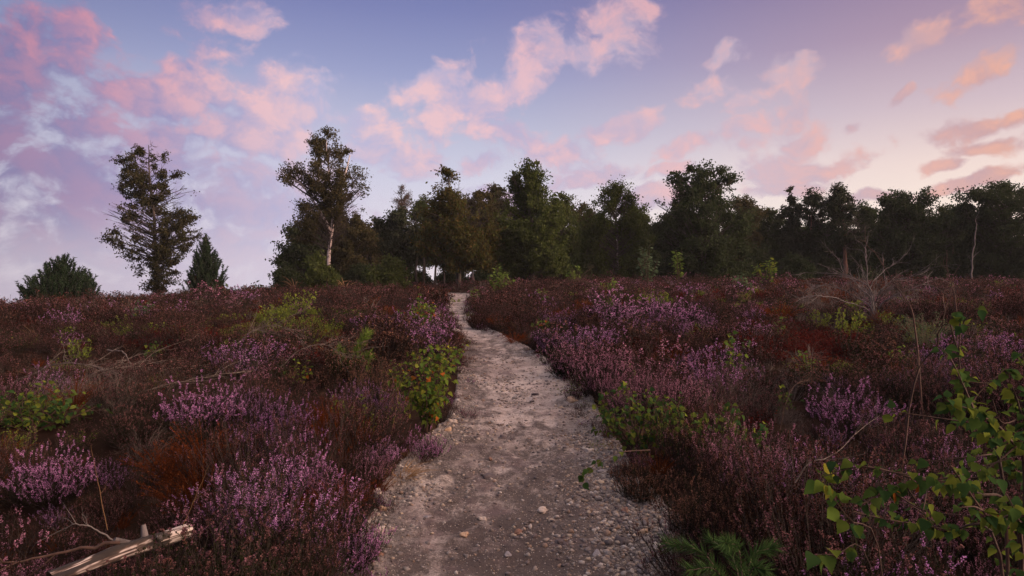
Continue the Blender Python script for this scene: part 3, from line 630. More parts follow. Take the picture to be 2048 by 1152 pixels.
for i, (px, py, w, k, lab) in enumerate([
 (764, 1043, 22, 'tan', 'tan stone at the left path edge beside the bright purple bush'),
 (756, 990, 26, 'pale', 'flat grey-white stone under the straw grass at the left path edge'),
 (758, 1090, 28, 'pale', 'long pale stone on the sand at the foot of the lowest purple bush'),
 (760, 1135, 22, 'brown', 'brown stone near the bottom left corner of the path'),
 (975, 970, 26, 'dark', 'dark flat stone in the middle of the path, largest of the dark ones'),
 (1085, 1035, 24, 'pale', 'pale oval stone in the right half of the near path'),
 (1193, 1132, 22, 'grey', 'grey stone low down in the right-hand gravel'),
 (1315, 1118, 26, 'pale', 'pale rounded stone at the right path edge beside the pine seedling'),
 (1288, 1088, 22, 'tan', 'tan stone half sunk in the gravel above the pine seedling'),
 (1178, 915, 20, 'pale', 'pale stone in the right-hand gravel below the hanging birch leaves'),
 (1205, 960, 20, 'grey', 'grey stone where the tan heather overhangs the gravel'),
 (1145, 812, 24, 'tan', 'cluster-topping tan stone on the right side halfway along the path'),
 (1073, 798, 16, 'dark', 'small dark stone on the pale trodden sand halfway along'),
 (1005, 884, 20, 'dark', 'dark stone left of centre on the trodden sand'),
 (980, 930, 14, 'brown', 'small brown stone just above the largest dark one'),
 (905, 858, 20, 'pale', 'white stone at the left path edge below the birch seedling'),
 (897, 880, 16, 'tan', 'small tan stone below the white one at the left path edge'),
 (1037, 1075, 18, 'brown', 'brown stone in the centre of the nearest stretch of path'),
 (1120, 1100, 20, 'dark', 'dark stone near the bottom of the path right of centre'),
 (930, 1085, 20, 'tan', 'tan stone lying alone left of centre near the bottom'),
 (855, 1050, 16, 'grey', 'small grey stone on the dark sand left of centre'),
 (1250, 1045, 20, 'brown', 'reddish-brown stone in the dark gravel on the right'),
 (1240, 1105, 26, 'dark', 'large dark stone among the gravel at the lower right'),
 (965, 1050, 18, 'pale', 'small pale stone between two tan ones near the bottom'),
 (1015, 1125, 18, 'grey', 'grey stone at the very bottom of the path centre')]):
    d = G(px, py)[1]; X = (px - 1024) / F * d; s = w / F * d / 2.05; r = np.random.default_rng(70 + i)
    o = obj('stone', STM[k][i % 2], None, (X, d, float(path_z(np.array(X), np.array(d))) + s * .08)); o.scale = (s, s, s * .9); o.rotation_euler = (r.normal() * .15, r.normal() * .15, r.uniform(0, 6.28))
    tag(o, lab, 'stone', 'stones on the path')

# ------------------------------------------------------------------ trees
def tree(name, d, base, prof, label, leaf, bark, trunk=None, n_cl=90, per=60, ll=.13, rc=.55, tr=.16, rise=.6, clear_h=.12, seed=1, flat=.7, group='trees', gap=0.0, cat='tree', lw=.6, depth=.9, twigs=3, extra=None, stemlines=None, sink=.15):
    """base = photo (px, py) of the foot; prof = rows (py, left px, right px) of the crown outline; d = distance in metres"""
    r = np.random.default_rng(seed); k = d / F
    foot = at(base[0], d); foot[2] -= sink
    zb = EYE + (576 - base[1]) * k                       # height of the visible foot
    def X(px): return (px - base[0]) * k
    def Zz(py): return (base[1] - py) * k + (zb - foot[2])
    pr_ = np.array([(Zz(a), X(b), X(c)) for a, b, c in prof][::-1]); top = pr_[-1, 0]; bot = pr_[0, 0]
    tp = [(0, 0, 0)] + ([(X(a), 0, Zz(b)) for a, b in trunk] if trunk else [(.0, 0, bot + .3 * (top - bot)), (float(pr_[-1, 1:].mean()) * .7, 0, bot + .85 * (top - bot))])
    T = spline(tp, 14); T[1:-1, :2] += r.normal(size=(12, 2)) * .03
    zt = T[:, 2]
    def axis(z): return np.stack([np.interp(z, zt, T[:, 0]), np.interp(z, zt, T[:, 1])], -1)
    # clump centres through the crown's volume, more of them near its outside
    wz = np.linspace(bot, top, 60); ww = np.interp(wz, pr_[:, 0], pr_[:, 2] - pr_[:, 1]); ww = np.maximum(ww, .3) ** 1.25; cs = np.cumsum(ww) / ww.sum()
    h = np.interp((np.arange(n_cl) + r.uniform(0, 1, n_cl)) / n_cl, cs, wz); ph = r.uniform(0, 2 * np.pi, n_cl)
    xl = np.interp(h, pr_[:, 0], pr_[:, 1]); xr = np.interp(h, pr_[:, 0], pr_[:, 2]); cx = (xl + xr) / 2; hw = np.maximum((xr - xl) / 2 - rc * .22, .05)
    rad = r.uniform(0, 1, n_cl) ** .38
    Cc = np.stack([cx + hw * rad * np.cos(ph), hw * rad * np.sin(ph) * depth, h - np.minimum(rc * .4, (top - h) * 0 + rc * .3)], 1)
    if extra is not None: Cc = np.vstack([Cc, np.array([(X(a), float(r.normal() * .3), Zz(b)) for a, b in extra])]); n_cl = len(Cc); 
    ax0 = np.stack([np.interp(Cc[:, 2], zt, T[:, 0]), np.interp(Cc[:, 2], zt, T[:, 1])], 1)
    run = np.linalg.norm(Cc[:, :2] - ax0, axis=1)
    hs = np.clip(Cc[:, 2] - rise * run - .1, bot * .75 + .1, zt[-1]); hs = np.minimum(hs, Cc[:, 2])
    S = np.concatenate([axis(hs), hs[:, None]], 1)
    mid = (S + Cc) / 2 + np.stack([0 * h_ if False else r.normal() * .12 for h_ in range(n_cl * 3)]).reshape(n_cl, 3) if False else (S + Cc) / 2 + r.normal(size=(n_cl, 3)) * .10
    mid[:, 2] += -.10 * run * (rise - .3)
    B = bez(S, mid, Cc, 6)
    mb = MB(); trr = tr * (1 - .88 * np.linspace(0, 1, 14)); trr[0] *= 1.35
    V, q = tubes(T[None], trr[None], 8); mb.add(V, q, 0, True)
    r0 = np.clip(.012 + .011 * np.linalg.norm(Cc - S, axis=1), .015, tr * .5)
    V, q = tubes(B, r0[:, None] * np.linspace(1, .3, 6)[None], 4); mb.add(V, q, 1, True)
    if stemlines:
        for pts, ra in stemlines:
            V, q = tubes(spline([(X(a), .0, Zz(b)) for a, b in pts], 14)[None], (ra * np.linspace(1, .35, 14))[None], 6); mb.add(V, q, 0, True)
    root = empty(name, foot); tag(root, label, cat, group)
    # twigs then leaves round each clump
    rcl = rc * r.uniform(.6, 1.35, n_cl)
    jt = np.repeat(np.arange(n_cl), twigs); dirs = rdir(n_cl * twigs, r); dirs[:, 2] = dirs[:, 2] * flat + .15
    te = Cc[jt] + dirs * (rcl[jt] * r.uniform(.6, 1.25, n_cl * twigs))[:, None]; tb = B[jt, 4]
    V, q = tubes(bez(tb, (tb + te) / 2 + r.normal(size=tb.shape) * .05, te, 4), np.linspace(.012, .005, 4), 3); mb.add(V, q, 1)
    obj('trunk', mb.mesh('trunk', [bark, M['limb']]), root)
    ll *= .92; m = int(n_cl * per * 2.9); j = r.integers(0, n_cl * twigs, m); u = r.uniform(.35, 1.03, m)[:, None]
    spread = np.stack([rcl[jt[j]] * .27] * 3, 1) * np.array([1, 1, flat])
    p = tb[j] * (1 - u) + te[j] * u + r.normal(size=(m, 3)) * spread
    ml = m // 5; jl = r.integers(0, n_cl, ml); tl = r.uniform(1.6, 5, ml); il = np.minimum(tl.astype(int), 4); tl = (tl - il)[:, None]
    p[:ml] = B[jl, il] * (1 - tl) + B[jl, il + 1] * tl + r.normal(size=(ml, 3)) * rc * .16
    if gap > 0:                                          # holes where the sky shows through
        q_ = fbm(p[:, 0] * .9 + p[:, 1] * .35 + seed, p[:, 2] * .9 + p[:, 1] * .5, 13, 3); p = p[q_ > gap]
    m = len(p); sz = ll * r.uniform(.6, 1.4, m)
    D = rdir(m, r); D[:, 2] -= .35
    V, q = kites(p, D, rdir(m, r) + np.array([0, 0, .6]), sz, sz * lw)
    obj('crown', MB().add(V, q, 0).mesh('crown', [leaf]), root)
    return root
def pine(name, d, base, prof, label, leaf, n_sh=240, per=46, sl=.34, nl=.12, nw=.024, seed=1, up=.55, tr=.07, group='pines on the ridge', rows=9):
    """young pine: whorls of limbs, each ending in upturned bottle-brush shoots"""
    r = np.random.default_rng(seed); k = d / F; foot = at(base[0], d); foot[2] -= .1; zb = EYE + (576 - base[1]) * k
    X = lambda px: (px - base[0]) * k; Zz = lambda py: (base[1] - py) * k + (zb - foot[2])
    pr_ = np.array([(Zz(a), X(b), X(c)) for a, b, c in prof][::-1]); top, bot = pr_[-1, 0], pr_[0, 0]
    T = spline([(0, 0, 0), (0, 0, top * .5), (X((prof[0][1] + prof[0][2]) / 2), 0, top * .97)], 10)
    wz = np.linspace(bot, top, 50); ww = np.maximum(np.interp(wz, pr_[:, 0], pr_[:, 2] - pr_[:, 1]), .15) ** 1.1; cs = np.cumsum(ww) / ww.sum()
    h = np.interp((np.arange(n_sh) + .5) / n_sh, cs, wz); ph = np.arange(n_sh) * 2.399 + r.normal(0, .3, n_sh)
    xl = np.interp(h, pr_[:, 0], pr_[:, 1]); xr = np.interp(h, pr_[:, 0], pr_[:, 2]); hw = np.maximum((xr - xl) / 2, .02); rad = r.uniform(0, 1, n_sh) ** .45
    lob = .62 + .75 * fbm(np.cos(ph) * 1.3 + seed, h * 1.6 + np.sin(ph) * 1.3, 5, 2); hw = hw * r.uniform(.8, 1.1, n_sh) * np.clip(lob, .6, 1.1); E = np.stack([(xl + xr) / 2 + hw * rad * np.cos(ph), hw * rad * np.sin(ph) * .9, h], 1)
    run = np.linalg.norm(E[:, :2], axis=1); hs = np.clip(E[:, 2] - .45 * run - .1, .08, top * .95)
    S = np.stack([np.interp(hs, T[:, 2], T[:, 0]), 0 * hs, hs], 1)
    out = unit(E - S); sh = unit(out + np.array([0, 0, up * 1.6]) + r.normal(size=(n_sh, 3)) * .25); b0 = E - sh * sl
    mb = MB(); V, q = tubes(T[None], (tr * np.linspace(1.2, .2, 10))[None], 7); mb.add(V, q, 0, True)
    V, q = tubes(bez(S, (S + b0) / 2 - np.array([0, 0, .08]) * run[:, None] * .4, b0, 5), np.linspace(.02, .008, 5), 4); mb.add(V, q, 0)
    V, q = tubes(np.stack([b0, (b0 + E) / 2, E], 1), np.array([.009, .007, .004]), 3); mb.add(V, q, 0)
    root = empty(name, foot); tag(root, label, 'pine', group); obj('trunk', mb.mesh('trunk', [M['bark']]), root)
    m = n_sh * per; j = np.repeat(np.arange(n_sh), per); u = r.uniform(-.5, 1.02, m)[:, None]
    p = b0[j] + (E - b0)[j] * u; nd_ = unit(np.cross(sh[j], rdir(m, r)) + sh[j] * .75)
    V, q = needles(p, nd_, nl * r.uniform(.7, 1.2, m), nw, r); obj('needles', MB().add(V, q, 0).mesh('needles', [leaf]), root)
    return root

tree('birch_tree', 36, (316, 590), [(282, 293, 301), (300, 266, 322), (322, 236, 330), (345, 248, 362), (372, 233, 362), (400, 248, 374), (424, 212, 390), (450, 224, 392), (475, 207, 402), (500, 248, 380), (518, 275, 366), (540, 272, 354), (575, 285, 342)],
     'lone brown-leaved birch standing between two pines on the left ridge', M['lonecrown'], M['bark'], [(313, 520), (307, 430), (300, 350), (297, 290)], 180, 95, .115, .42, .13, .42, seed=4, gap=.385, twigs=5, depth=.8, flat=.55,
     extra=[(297, 288), (272, 303), (240, 325), (322, 312), (357, 348), (240, 373), (366, 374), (220, 430), (383, 425), (212, 474), (395, 470), (232, 470), (375, 462), (250, 322)])
pine('pine_tree', 27, (118, 615), [(508, 112, 140), (530, 80, 165), (545, 66, 184), (560, 30, 206), (580, 24, 203), (605, 28, 185), (612, 40, 170)], 'low wide bushy pine at the far left of the ridge', M['pinedark'], 520, 90, .38, .11, .034, 5, 1.0)
pine('pine_tree', 33, (410, 586), [(465, 409, 415), (485, 396, 424), (505, 383, 438), (530, 374, 450), (550, 367, 455), (575, 364, 455), (583, 375, 450)], 'small cone-shaped young pine right of the lone birch', M['pinedark'], 330, 100, .46, .12, .034, 6, .8)
tree('birch_tree', 36, (657, 572), [(260, 640, 665), (285, 613, 690), (300, 618, 706), (320, 618, 712), (345, 600, 726), (365, 598, 730), (385, 600, 730), (400, 600, 722), (420, 596, 715), (445, 588, 708), (475, 590, 700)],
     'tall white-trunked birch with a side limb reaching left, highest tree of the scene', M['birchcrown'], M['whitebark'], [(660, 520), (663, 455), (668, 410), (658, 350), (653, 275)], 160, 80, .115, .42, .12, .7, seed=8, gap=.37, twigs=5, depth=.8,
     extra=[(570, 345), (562, 352), (585, 343), (600, 352), (575, 362), (594, 340), (566, 340), (653, 263), (630, 290), (700, 300), (725, 350), (725, 375), (602, 410), (592, 425), (590, 450), (606, 440)],
     stemlines=[([(662, 465), (650, 440), (633, 412), (604, 370), (570, 350)], .09), ([(664, 450), (672, 410), (690, 350), (700, 310)], .07), ([(634, 414), (610, 425), (594, 440)], .05)])
tree('oak_tree', 34, (917, 580), [(337, 888, 898), (352, 882, 910), (375, 872, 922), (395, 860, 948), (420, 846, 982), (450, 838, 1003), (480, 834, 1006), (505, 845, 1000), (528, 862, 985)],
     'rusty brown oak at the head of the path, trunk showing', M['oakbrown'], M['bark'], [(916, 500), (908, 430), (895, 350)], 170, 95, .14, .45, .14, .5, seed=12, gap=.30, twigs=4, extra=[(893, 340), (886, 358), (905, 352), (878, 372), (920, 380), (872, 395)])
tree('oak_tree', 35, (1063, 570), [(328, 1056, 1062), (342, 1036, 1074), (360, 1014, 1088), (390, 1000, 1105), (420, 990, 1126), (450, 986, 1138), (480, 984, 1140), (510, 988, 1145), (538, 995, 1138)],
     'dense green oak with a pointed top right of the rusty one', M['oakgreen'], M['bark'], [(1061, 480), (1060, 400), (1058, 335)], 190, 100, .14, .45, .15, .45, seed=14, gap=.28, twigs=4, extra=[(1058, 332), (1040, 342), (1012, 360), (1072, 348), (1088, 366), (1026, 350)])
tree('birch_tree', 40, (1235, 568), [(368, 1222, 1240), (385, 1194, 1260), (405, 1172, 1274), (430, 1162, 1286), (470, 1160, 1290), (510, 1162, 1285), (548, 1172, 1278)],
     'drooping dark green birch with a pale stem in the middle of the wood', M['oakgreen'], M['greybark'], None, 150, 95, .13, .5, .08, .6, seed=16, gap=.33, twigs=4, flat=1.1, extra=[(1230, 370), (1245, 378), (1215, 385), (1265, 395), (1195, 398)])
tree('oak_tree', 38, (1408, 572), [(333, 1376, 1410), (345, 1345, 1462), (355, 1342, 1478), (375, 1338, 1466), (395, 1320, 1470), (410, 1312, 1498), (440, 1316, 1513), (480, 1307, 1513), (520, 1312, 1508), (548, 1330, 1498)],
     'broad near-black oak with an open lobed top right of centre', M['oakdark'], M['bark'], [(1410, 500), (1412, 420), (1405, 350)], 200, 95, .15, .48, .2, .7, seed=18, gap=.31, twigs=4, extra=[(1345, 348), (1352, 360), (1380, 336), (1410, 336), (1440, 340), (1475, 352), (1465, 362), (1316, 408)])
tree('spruce_tree', 44, (1578, 570), [(376, 1577, 1580), (395, 1571, 1588), (410, 1563, 1594), (430, 1556, 1600), (470, 1546, 1610), (545, 1536, 1620)], 'slim pointed spruce poking above the wood on the right', M['scots'], M['bark'], None, 120, 90, .13, .3, .12, -.1, seed=20, gap=.25)
tree('scots_pine', 41, (1690, 570), [(372, 1655, 1698), (385, 1646, 1711), (405, 1642, 1718), (430, 1652, 1726), (450, 1650, 1740), (475, 1657, 1738), (500, 1672, 1715)], 'tall pine with a domed airy crown and reddish trunk on the right', M['scots'], M['redbark'], [(1690, 520), (1688, 450), (1680, 385)], 100, 90, .12, .42, .16, .5, seed=22, gap=.37, twigs=5)
tree('scots_pine', 43, (1622, 570), [(382, 1608, 1640), (395, 1598, 1650), (430, 1592, 1652), (480, 1592, 1650), (545, 1590, 1655)], 'dark round-topped pine beside the slim spruce', M['scots'], M['redbark'], None, 110, 95, .13, .42, .14, .4, seed=23, gap=.32)
tree('oak_tree', 42, (1815, 572), [(391, 1798, 1848), (402, 1756, 1864), (420, 1750, 1880), (450, 1742, 1900), (500, 1736, 1910), (552, 1740, 1908)], 'wide dark oak between the domed pine and the right edge', M['oakdark'], M['bark'], None, 200, 95, .15, .5, .18, .6, seed=25, gap=.26, twigs=4, extra=[(1756, 400), (1775, 396), (1800, 392), (1822, 390), (1846, 392), (1866, 402)])
tree('oak_tree', 40, (2010, 572), [(372, 1992, 2080), (385, 1930, 2100), (400, 1920, 2110), (450, 1926, 2120), (500, 1928, 2120), (552, 1932, 2110)], 'massive dark oak cut by the right edge of the picture', M['oakdark'], M['bark'], None, 210, 100, .15, .5, .2, .6, seed=26, gap=.26, twigs=4, extra=[(1925, 388), (1945, 382), (1965, 378), (1985, 374), (2010, 372)])
tree('birch_tree', 46, (802, 572), [(367, 798, 808), (385, 787, 820), (402, 784, 824), (418, 796, 812), (440, 795, 815)], 'thin half-bare treetop showing above the wood left of the rusty oak', M['barecrown'], M['bark'], None, 34, 40, .08, .35, .10, .9, seed=28, twigs=8, gap=.25)

WG = 'darker trees filling the wood'
for i, (px, top, w, d, k, low, lab) in enumerate([
 (605, 455, 105, 41, 'oakdark', 572, 'dark rounded tree behind and left of the white birch trunk'),
 (700, 425, 95, 42, 'birchcrown', 572, 'dark tree right behind the white birch, leaves down to the heather'),
 (658, 420, 90, 46, 'oakdark', 560, 'dark tree directly behind the white birch trunk'),
 (580, 505, 50, 44, 'oakdark', 575, 'low dark tree at the left end of the wood'),
 (768, 440, 90, 45, 'scots', 545, 'dark pine left of the rusty oak, under the half-bare treetop'),
 (812, 418, 75, 44, 'redpine', 520, 'pine with reddish branches just left of the rusty oak'),
 (850, 395, 60, 47, 'oakgreen', 520, 'pale-topped tree peeping over the left shoulder of the rusty oak'),
 (960, 378, 60, 46, 'birchcrown', 520, 'thin grey-green treetop between the rusty oak and the pointed green oak'),
 (990, 368, 50, 48, 'lonecrown', 540, 'brownish treetop close behind the left side of the pointed green oak'),
 (1120, 388, 70, 45, 'oakgreen', 560, 'green tree right behind the pointed oak'),
 (1158, 405, 60, 48, 'birchcrown', 555, 'greyish treetop between the pointed oak and the drooping birch'),
 (1185, 420, 70, 50, 'oakdark', 555, 'dark tree behind the left side of the drooping birch'),
 (1270, 408, 60, 47, 'oakgreen', 555, 'dark tree behind the right side of the drooping birch'),
 (1310, 445, 80, 50, 'oakdark', 555, 'low dark tree in the dip between drooping birch and broad oak'),
 (1345, 420, 80, 48, 'oakdark', 555, 'dark tree behind the left half of the broad oak'),
 (1490, 392, 60, 46, 'birchcrown', 555, 'grey-green treetop over the right shoulder of the broad oak'),
 (1535, 415, 70, 48, 'oakdark', 555, 'dark tree between the broad oak and the slim spruce'),
 (1655, 440, 90, 50, 'oakdark', 555, 'dark tree between the two pines, behind them'),
 (1735, 408, 60, 48, 'oakdark', 555, 'dark tree right of the domed pine'),
 (1900, 412, 90, 47, 'oakdark', 555, 'dark tree filling the gap before the massive oak at the edge'),
 (1780, 425, 90, 50, 'oakdark', 555, 'dark tree behind the wide oak'),
 (1440, 430, 100, 50, 'oakdark', 555, 'dark tree behind the trunk of the broad oak'),
 (1060, 420, 110, 52, 'oakdark', 550, 'dark tree hidden behind the pointed green oak'),
 (925, 430, 110, 52, 'oakdark', 500, 'dark tree hidden behind the rusty oak'),
 (1010, 450, 90, 55, 'oakgreen', 566, 'far dark tree deep in the wood between the two front oaks'),
 (1110, 455, 110, 55, 'oakdark', 566, 'far dark tree deep in the wood right of the pointed oak'),
 (1220, 450, 120, 55, 'oakgreen', 566, 'far dark tree deep in the wood behind the drooping birch'),
 (1320, 470, 120, 55, 'oakdark', 566, 'far dark tree deep in the wood under the dip left of the broad oak'),
 (1530, 455, 120, 55, 'oakdark', 566, 'far dark tree deep in the wood behind the slim spruce'),
 (1620, 450, 120, 55, 'oakdark', 566, 'far dark tree deep in the wood behind the round-topped pine'),
 (1730, 455, 120, 55, 'oakdark', 566, 'far dark tree deep in the wood right of the domed pine'),
 (1850, 440, 130, 55, 'oakdark', 566, 'far dark tree deep in the wood behind the wide oak'),
 (1960, 430, 140, 55, 'oakdark', 566, 'far dark tree deep in the wood behind the massive edge oak'),
]):
    r = np.random.default_rng(200 + i); n = 7; t = np.linspace(0, 1, n); shape = np.array([.42, .78, .95, 1, 1, .95, .85])
    w *= 1.3 if px > 640 else 1.0
    prof = [(top + (low - top) * a, px - w / 2 * s * r.uniform(.8, 1.2), px + w / 2 * s * r.uniform(.8, 1.2)) for a, s in zip(t, shape)]
    mat, bk = (M['scots'], M['redbark']) if k in ('scots', 'redpine') else (M[k], M['bark'])
    tree({'scots': 'scots_pine', 'redpine': 'scots_pine', 'birchcrown': 'birch_tree', 'lonecrown': 'birch_tree'}.get(k, 'oak_tree'), d, (px, 572), prof, lab, mat, bk, None, int(60 + w * .7), 80, .16, .5, .13, .5, seed=60 + i, group=WG, gap=.27 if d < 47 else .2)
# unseen oaks added behind the camera so their crowns darken the nearest ground
for i, (x, y, lab) in enumerate([(-6.5, -4.5, 'unseen oak added behind and left of the viewpoint to shade the log'), (6.2, -3.6, 'unseen oak added behind and right of the viewpoint to shade the birch sapling'), (-.4, -8.5, 'unseen shade oak added at the path behind the viewpoint')]):
    t = tree('oak_tree', 36, (1100, 572), [(330, 1060, 1140), (350, 1000, 1200), (380, 975, 1225), (420, 965, 1235), (455, 990, 1210)], lab, M['oakdark'], M['bark'], None, 110, 60, .22, .6, .2, .5, seed=230 + i, group=WG, gap=.2)
    t.location = (x, y, float(ground_z(x, y)) - .1)
# bare stems standing in the gap under the rusty oak
for i, (px, top, lab) in enumerate([(832, 500, 'leftmost of the bare dark stems in the light gap left of the oak trunk'), (848, 490, 'second bare dark stem from the left in the light gap beside the oak'), (872, 480, 'thick bare stem in the light gap just left of the oak trunk'), (887, 490, 'thin bare stem closest to the oak trunk on its left'), (742, 500, 'bare dark stem in the light gap left of the dark pine')]):
    tree('thin_tree', 43, (px, 574), [(top - 28, px - 3, px + 3), (top - 14, px - 12, px + 12), (top, px - 14, px + 14)], lab, M['oakdark'], M['bark'], None, 14, 60, .14, .35, .08, .5, seed=90 + i, group='bare stems inside the wood')
tree('birch_tree', 36, (948, 578), [(500, 938, 960), (515, 930, 968), (530, 936, 962)], 'short pale-stemmed birch in the shade right of the oak trunk', M['oakbrown'], M['whitebark'], [(947, 555), (942, 535), (950, 520)], 20, 50, .13, .3, .09, .6, seed=99)
UG = 'bushes at the foot of the wood'
for i, (px, top, w, d, k, lab) in enumerate([
 (640, 500, 66, 33, 'oakgreen', 'olive green bush in front of the white birch trunk'), (780, 512, 70, 34, 'oakgreen', 'green bush in front of the dark pine left of the path head'), (575, 540, 50, 35, 'oakdark', 'low dark bush at the left foot of the wood'),
 (1000, 535, 60, 40, 'oakdark', 'dark bush in shade between the two front oaks'), (1160, 515, 70, 40, 'oakgreen', 'dim green bush right of the pointed green oak'), (1300, 505, 70, 42, 'oakdark', 'dark bush left of the foot of the broad oak'),
 (1520, 495, 80, 42, 'oakdark', 'dark bush right of the foot of the broad oak'), (1590, 510, 90, 41, 'oakdark', 'dark bush below the slim spruce'), (1730, 500, 90, 42, 'oakdark', 'dark bush right of the reddish pine trunk'), (1660, 520, 70, 44, 'oakdark', 'dark bush left of the reddish pine trunk'),
 (1930, 490, 110, 41, 'oakdark', 'dark bush at the foot of the massive edge oak'), (1850, 500, 100, 41, 'oakdark', 'dark bush at the foot of the wide oak'), (720, 530, 60, 40, 'oakdark', 'dark bush between white birch and dark pine'), (1220, 520, 80, 43, 'oakdark', 'dark bush under the drooping birch'), (1400, 510, 110, 42, 'oakdark', 'dark bush under the broad oak'), (2030, 500, 90, 39, 'oakdark', 'dark bush in the lower right corner of the wood'), (985, 530, 70, 44, 'oakdark', 'dark bush right of the rusty oak trunk, shading the pale birch stem'), (805, 515, 80, 46, 'oakdark', 'dark bush closing the light gap under the pines'), (905, 532, 70, 46, 'oakdark', 'low dark bush behind the rusty oak trunk'), (836, 542, 60, 47, 'oakdark', 'low dark bush half closing the light gap left of the oak trunk'), (960, 540, 60, 47, 'oakdark', 'low dark bush behind the short pale birch stem')]):
    b = 574; prof = [(top, px - w * .12, px + w * .12), (top + (b - top) * .3, px - w * .38, px + w * .36), (top + (b - top) * .65, px - w * .5, px + w * .5), (b - 4, px - w * .46, px + w * .46)]
    tree('bush', d, (px, b), prof, lab, M[k], M['bark'], None, int(30 + w * .5), 75, .13, .4, .06, .7, seed=130 + i, group=UG, cat='bush', gap=.2)

# ------------------------------------------------------------------ saplings, seedlings, branches
def stems_thing(name, label, cat, stems, leaf, stemmat, ll, n_leaf, outline=BIRCH, rad=.004, group=None, seed=1, wid=1.0, side=0, sidelen=.15, u0=.2, hang=.5, orange=0, lsize=(.6, 1.25), petiole=.4):
    """stems = lists of world points; leaves hang along them (and along side twigs)"""
    r = np.random.default_rng(seed); foot = np.array(stems[0][0]); root = empty(name, foot); tag(root, label, cat, group)
    mb = MB(); P = []; 
    for st in stems:
        S = spline(np.array(st) - foot, 16); V, q = tubes(S[None], (rad * np.linspace(1, .3, 16))[None], 5); mb.add(V, q, 0, True); L = [S]
        for _ in range(side):
            i = r.integers(4, 15); dv = unit((S[min(i + 1, 15)] - S[i - 1]) + r.normal(size=3) * np.linalg.norm(S[min(i + 1, 15)] - S[i - 1]) * .8); e = S[i] + dv * sidelen * r.uniform(.5, 1.2)
            Q = spline([S[i], (S[i] + e) / 2 + r.normal(size=3) * sidelen * .1, e - np.array([0, 0, sidelen * .1])], 10); V, q = tubes(Q[None], (rad * .5 * np.linspace(1, .4, 10))[None], 4); mb.add(V, q, 0, True); L.append(Q)
        for Q in L: P.append(Q)
    obj('stem', mb.mesh('stem', [stemmat]), root)
    lens = np.array([np.linalg.norm(np.diff(Q, axis=0), axis=1).sum() for Q in P]); cnt = np.maximum(1, (n_leaf * lens / lens.sum()).astype(int))
    pp, dd = [], []
    for Q, c in zip(P, cnt):
        u = r.uniform(u0, 1, c) * (len(Q) - 1); i = np.minimum(u.astype(int), len(Q) - 2); t = (u - i)[:, None]
        pp.append(Q[i] * (1 - t) + Q[i + 1] * t); dd.append(unit(Q[i + 1] - Q[i]))
    pp, dd = np.concatenate(pp), np.concatenate(dd); n = len(pp); sd = unit(np.cross(dd, rdir(n, r)))
    sz = ll * r.uniform(*lsize, n); att = pp + (sd * .8 + dd * .3) * (sz * petiole)[:, None]
    D = unit(sd + dd * .5 + np.array([0, 0, -hang]) + r.normal(size=(n, 3)) * .2); N = unit(np.array([0, -.5, 1.]) + r.normal(size=(n, 3)) * .45)
    def put(nm, k, mat):
        if not k.any(): return
        b = MB(); V, q, t = leaves(att[k], D[k], N[k], sz[k], outline, wid); b.add(V, q, 0, True); b.add(V * 0 + V, t, 0, True)
        V, q = tubes(np.stack([pp[k], att[k]], 1), np.full(2, max(rad * .16, .0005)), 3); b.add(V, q, 0); obj(nm, b.mesh(nm, [mat]), root)
    o_ = r.uniform(0, 1, n) < orange; put('foliage', ~o_, leaf); put('autumn_foliage', o_, M['orange'])
    return root
def bunch(px, py, wpx, hpx, n, seed, d=None, spread=1.0):
    """stems rising from one foot, as lists of world points"""
    g = G(px, py) if d is None else at(px, d); d = g[1]; k = d / F; r = np.random.default_rng(seed); out = []
    for i in range(n):
        tx = r.uniform(-.5, .5) * wpx * k; ty = r.uniform(-.4, .4) * wpx * k; h = hpx * k * r.uniform(.65, 1.05) * (1 - .3 * abs(tx) / (wpx * k * .5 + 1e-6))
        out.append([g + np.array([r.normal() * .02, r.normal() * .02, -.02]), g + np.array([tx * .45 * spread, ty * .45, h * .5]), g + np.array([tx, ty, h])])
    return out
SG = 'birch seedlings along the path'
stems_thing('birch_seedling', 'leafy green and yellow birch seedling on the left path edge, nearest of the leafy ones', 'seedling', bunch(858, 868, 130, 178, 16, 1), M['birchleaf'], M['brownstem'], .042, 620, seed=2, group=SG, orange=.05, side=3, sidelen=.12, hang=.7)
clear(*G(858, 868)[:2], .42)
stems_thing('birch_seedling', 'upper green part of the seedling row below the magenta cushion', 'seedling', bunch(872, 765, 95, 85, 10, 3), M['birchleaf'], M['brownstem'], .042, 320, seed=4, group=SG, side=3, sidelen=.12)
stems_thing('birch_seedling', 'yellowing green seedling on the left bank beyond the magenta cushion', 'seedling', bunch(838, 675, 90, 88, 12, 5), M['birchleaf'], M['brownstem'], .06, 360, seed=6, group=SG, orange=.08, side=3, sidelen=.2)
stems_thing('birch_seedling', 'slender birch stem with yellow-green leaves rising from violet heather on the right', 'seedling', bunch(1462, 800, 60, 150, 5, 7), M['birchleaf'], M['brownstem'], .05, 70, seed=8, group=SG, side=2, sidelen=.12, u0=.4)
stems_thing('oak_seedling', 'grey-green leafy twig top right behind the slender birch stem', 'seedling', bunch(1480, 730, 50, 65, 5, 9), M['broom'], M['brownstem'], .045, 70, OVAL, seed=10, group=SG)
stems_thing('birch_seedling', 'dark green low thicket at the right path edge with hanging leaves', 'seedling', bunch(1275, 905, 165, 150, 18, 11, spread=1.3), M['birchdark'], M['brownstem'], .036, 480, seed=12, group=SG, side=3, sidelen=.15, hang=.8)
stems_thing('birch_seedling', 'dark green low thicket further right, under dull pink heather', 'seedling', bunch(1410, 930, 200, 140, 18, 13, spread=1.3), M['birchdark'], M['brownstem'], .040, 460, seed=14, group=SG, side=3, sidelen=.15, hang=.8)
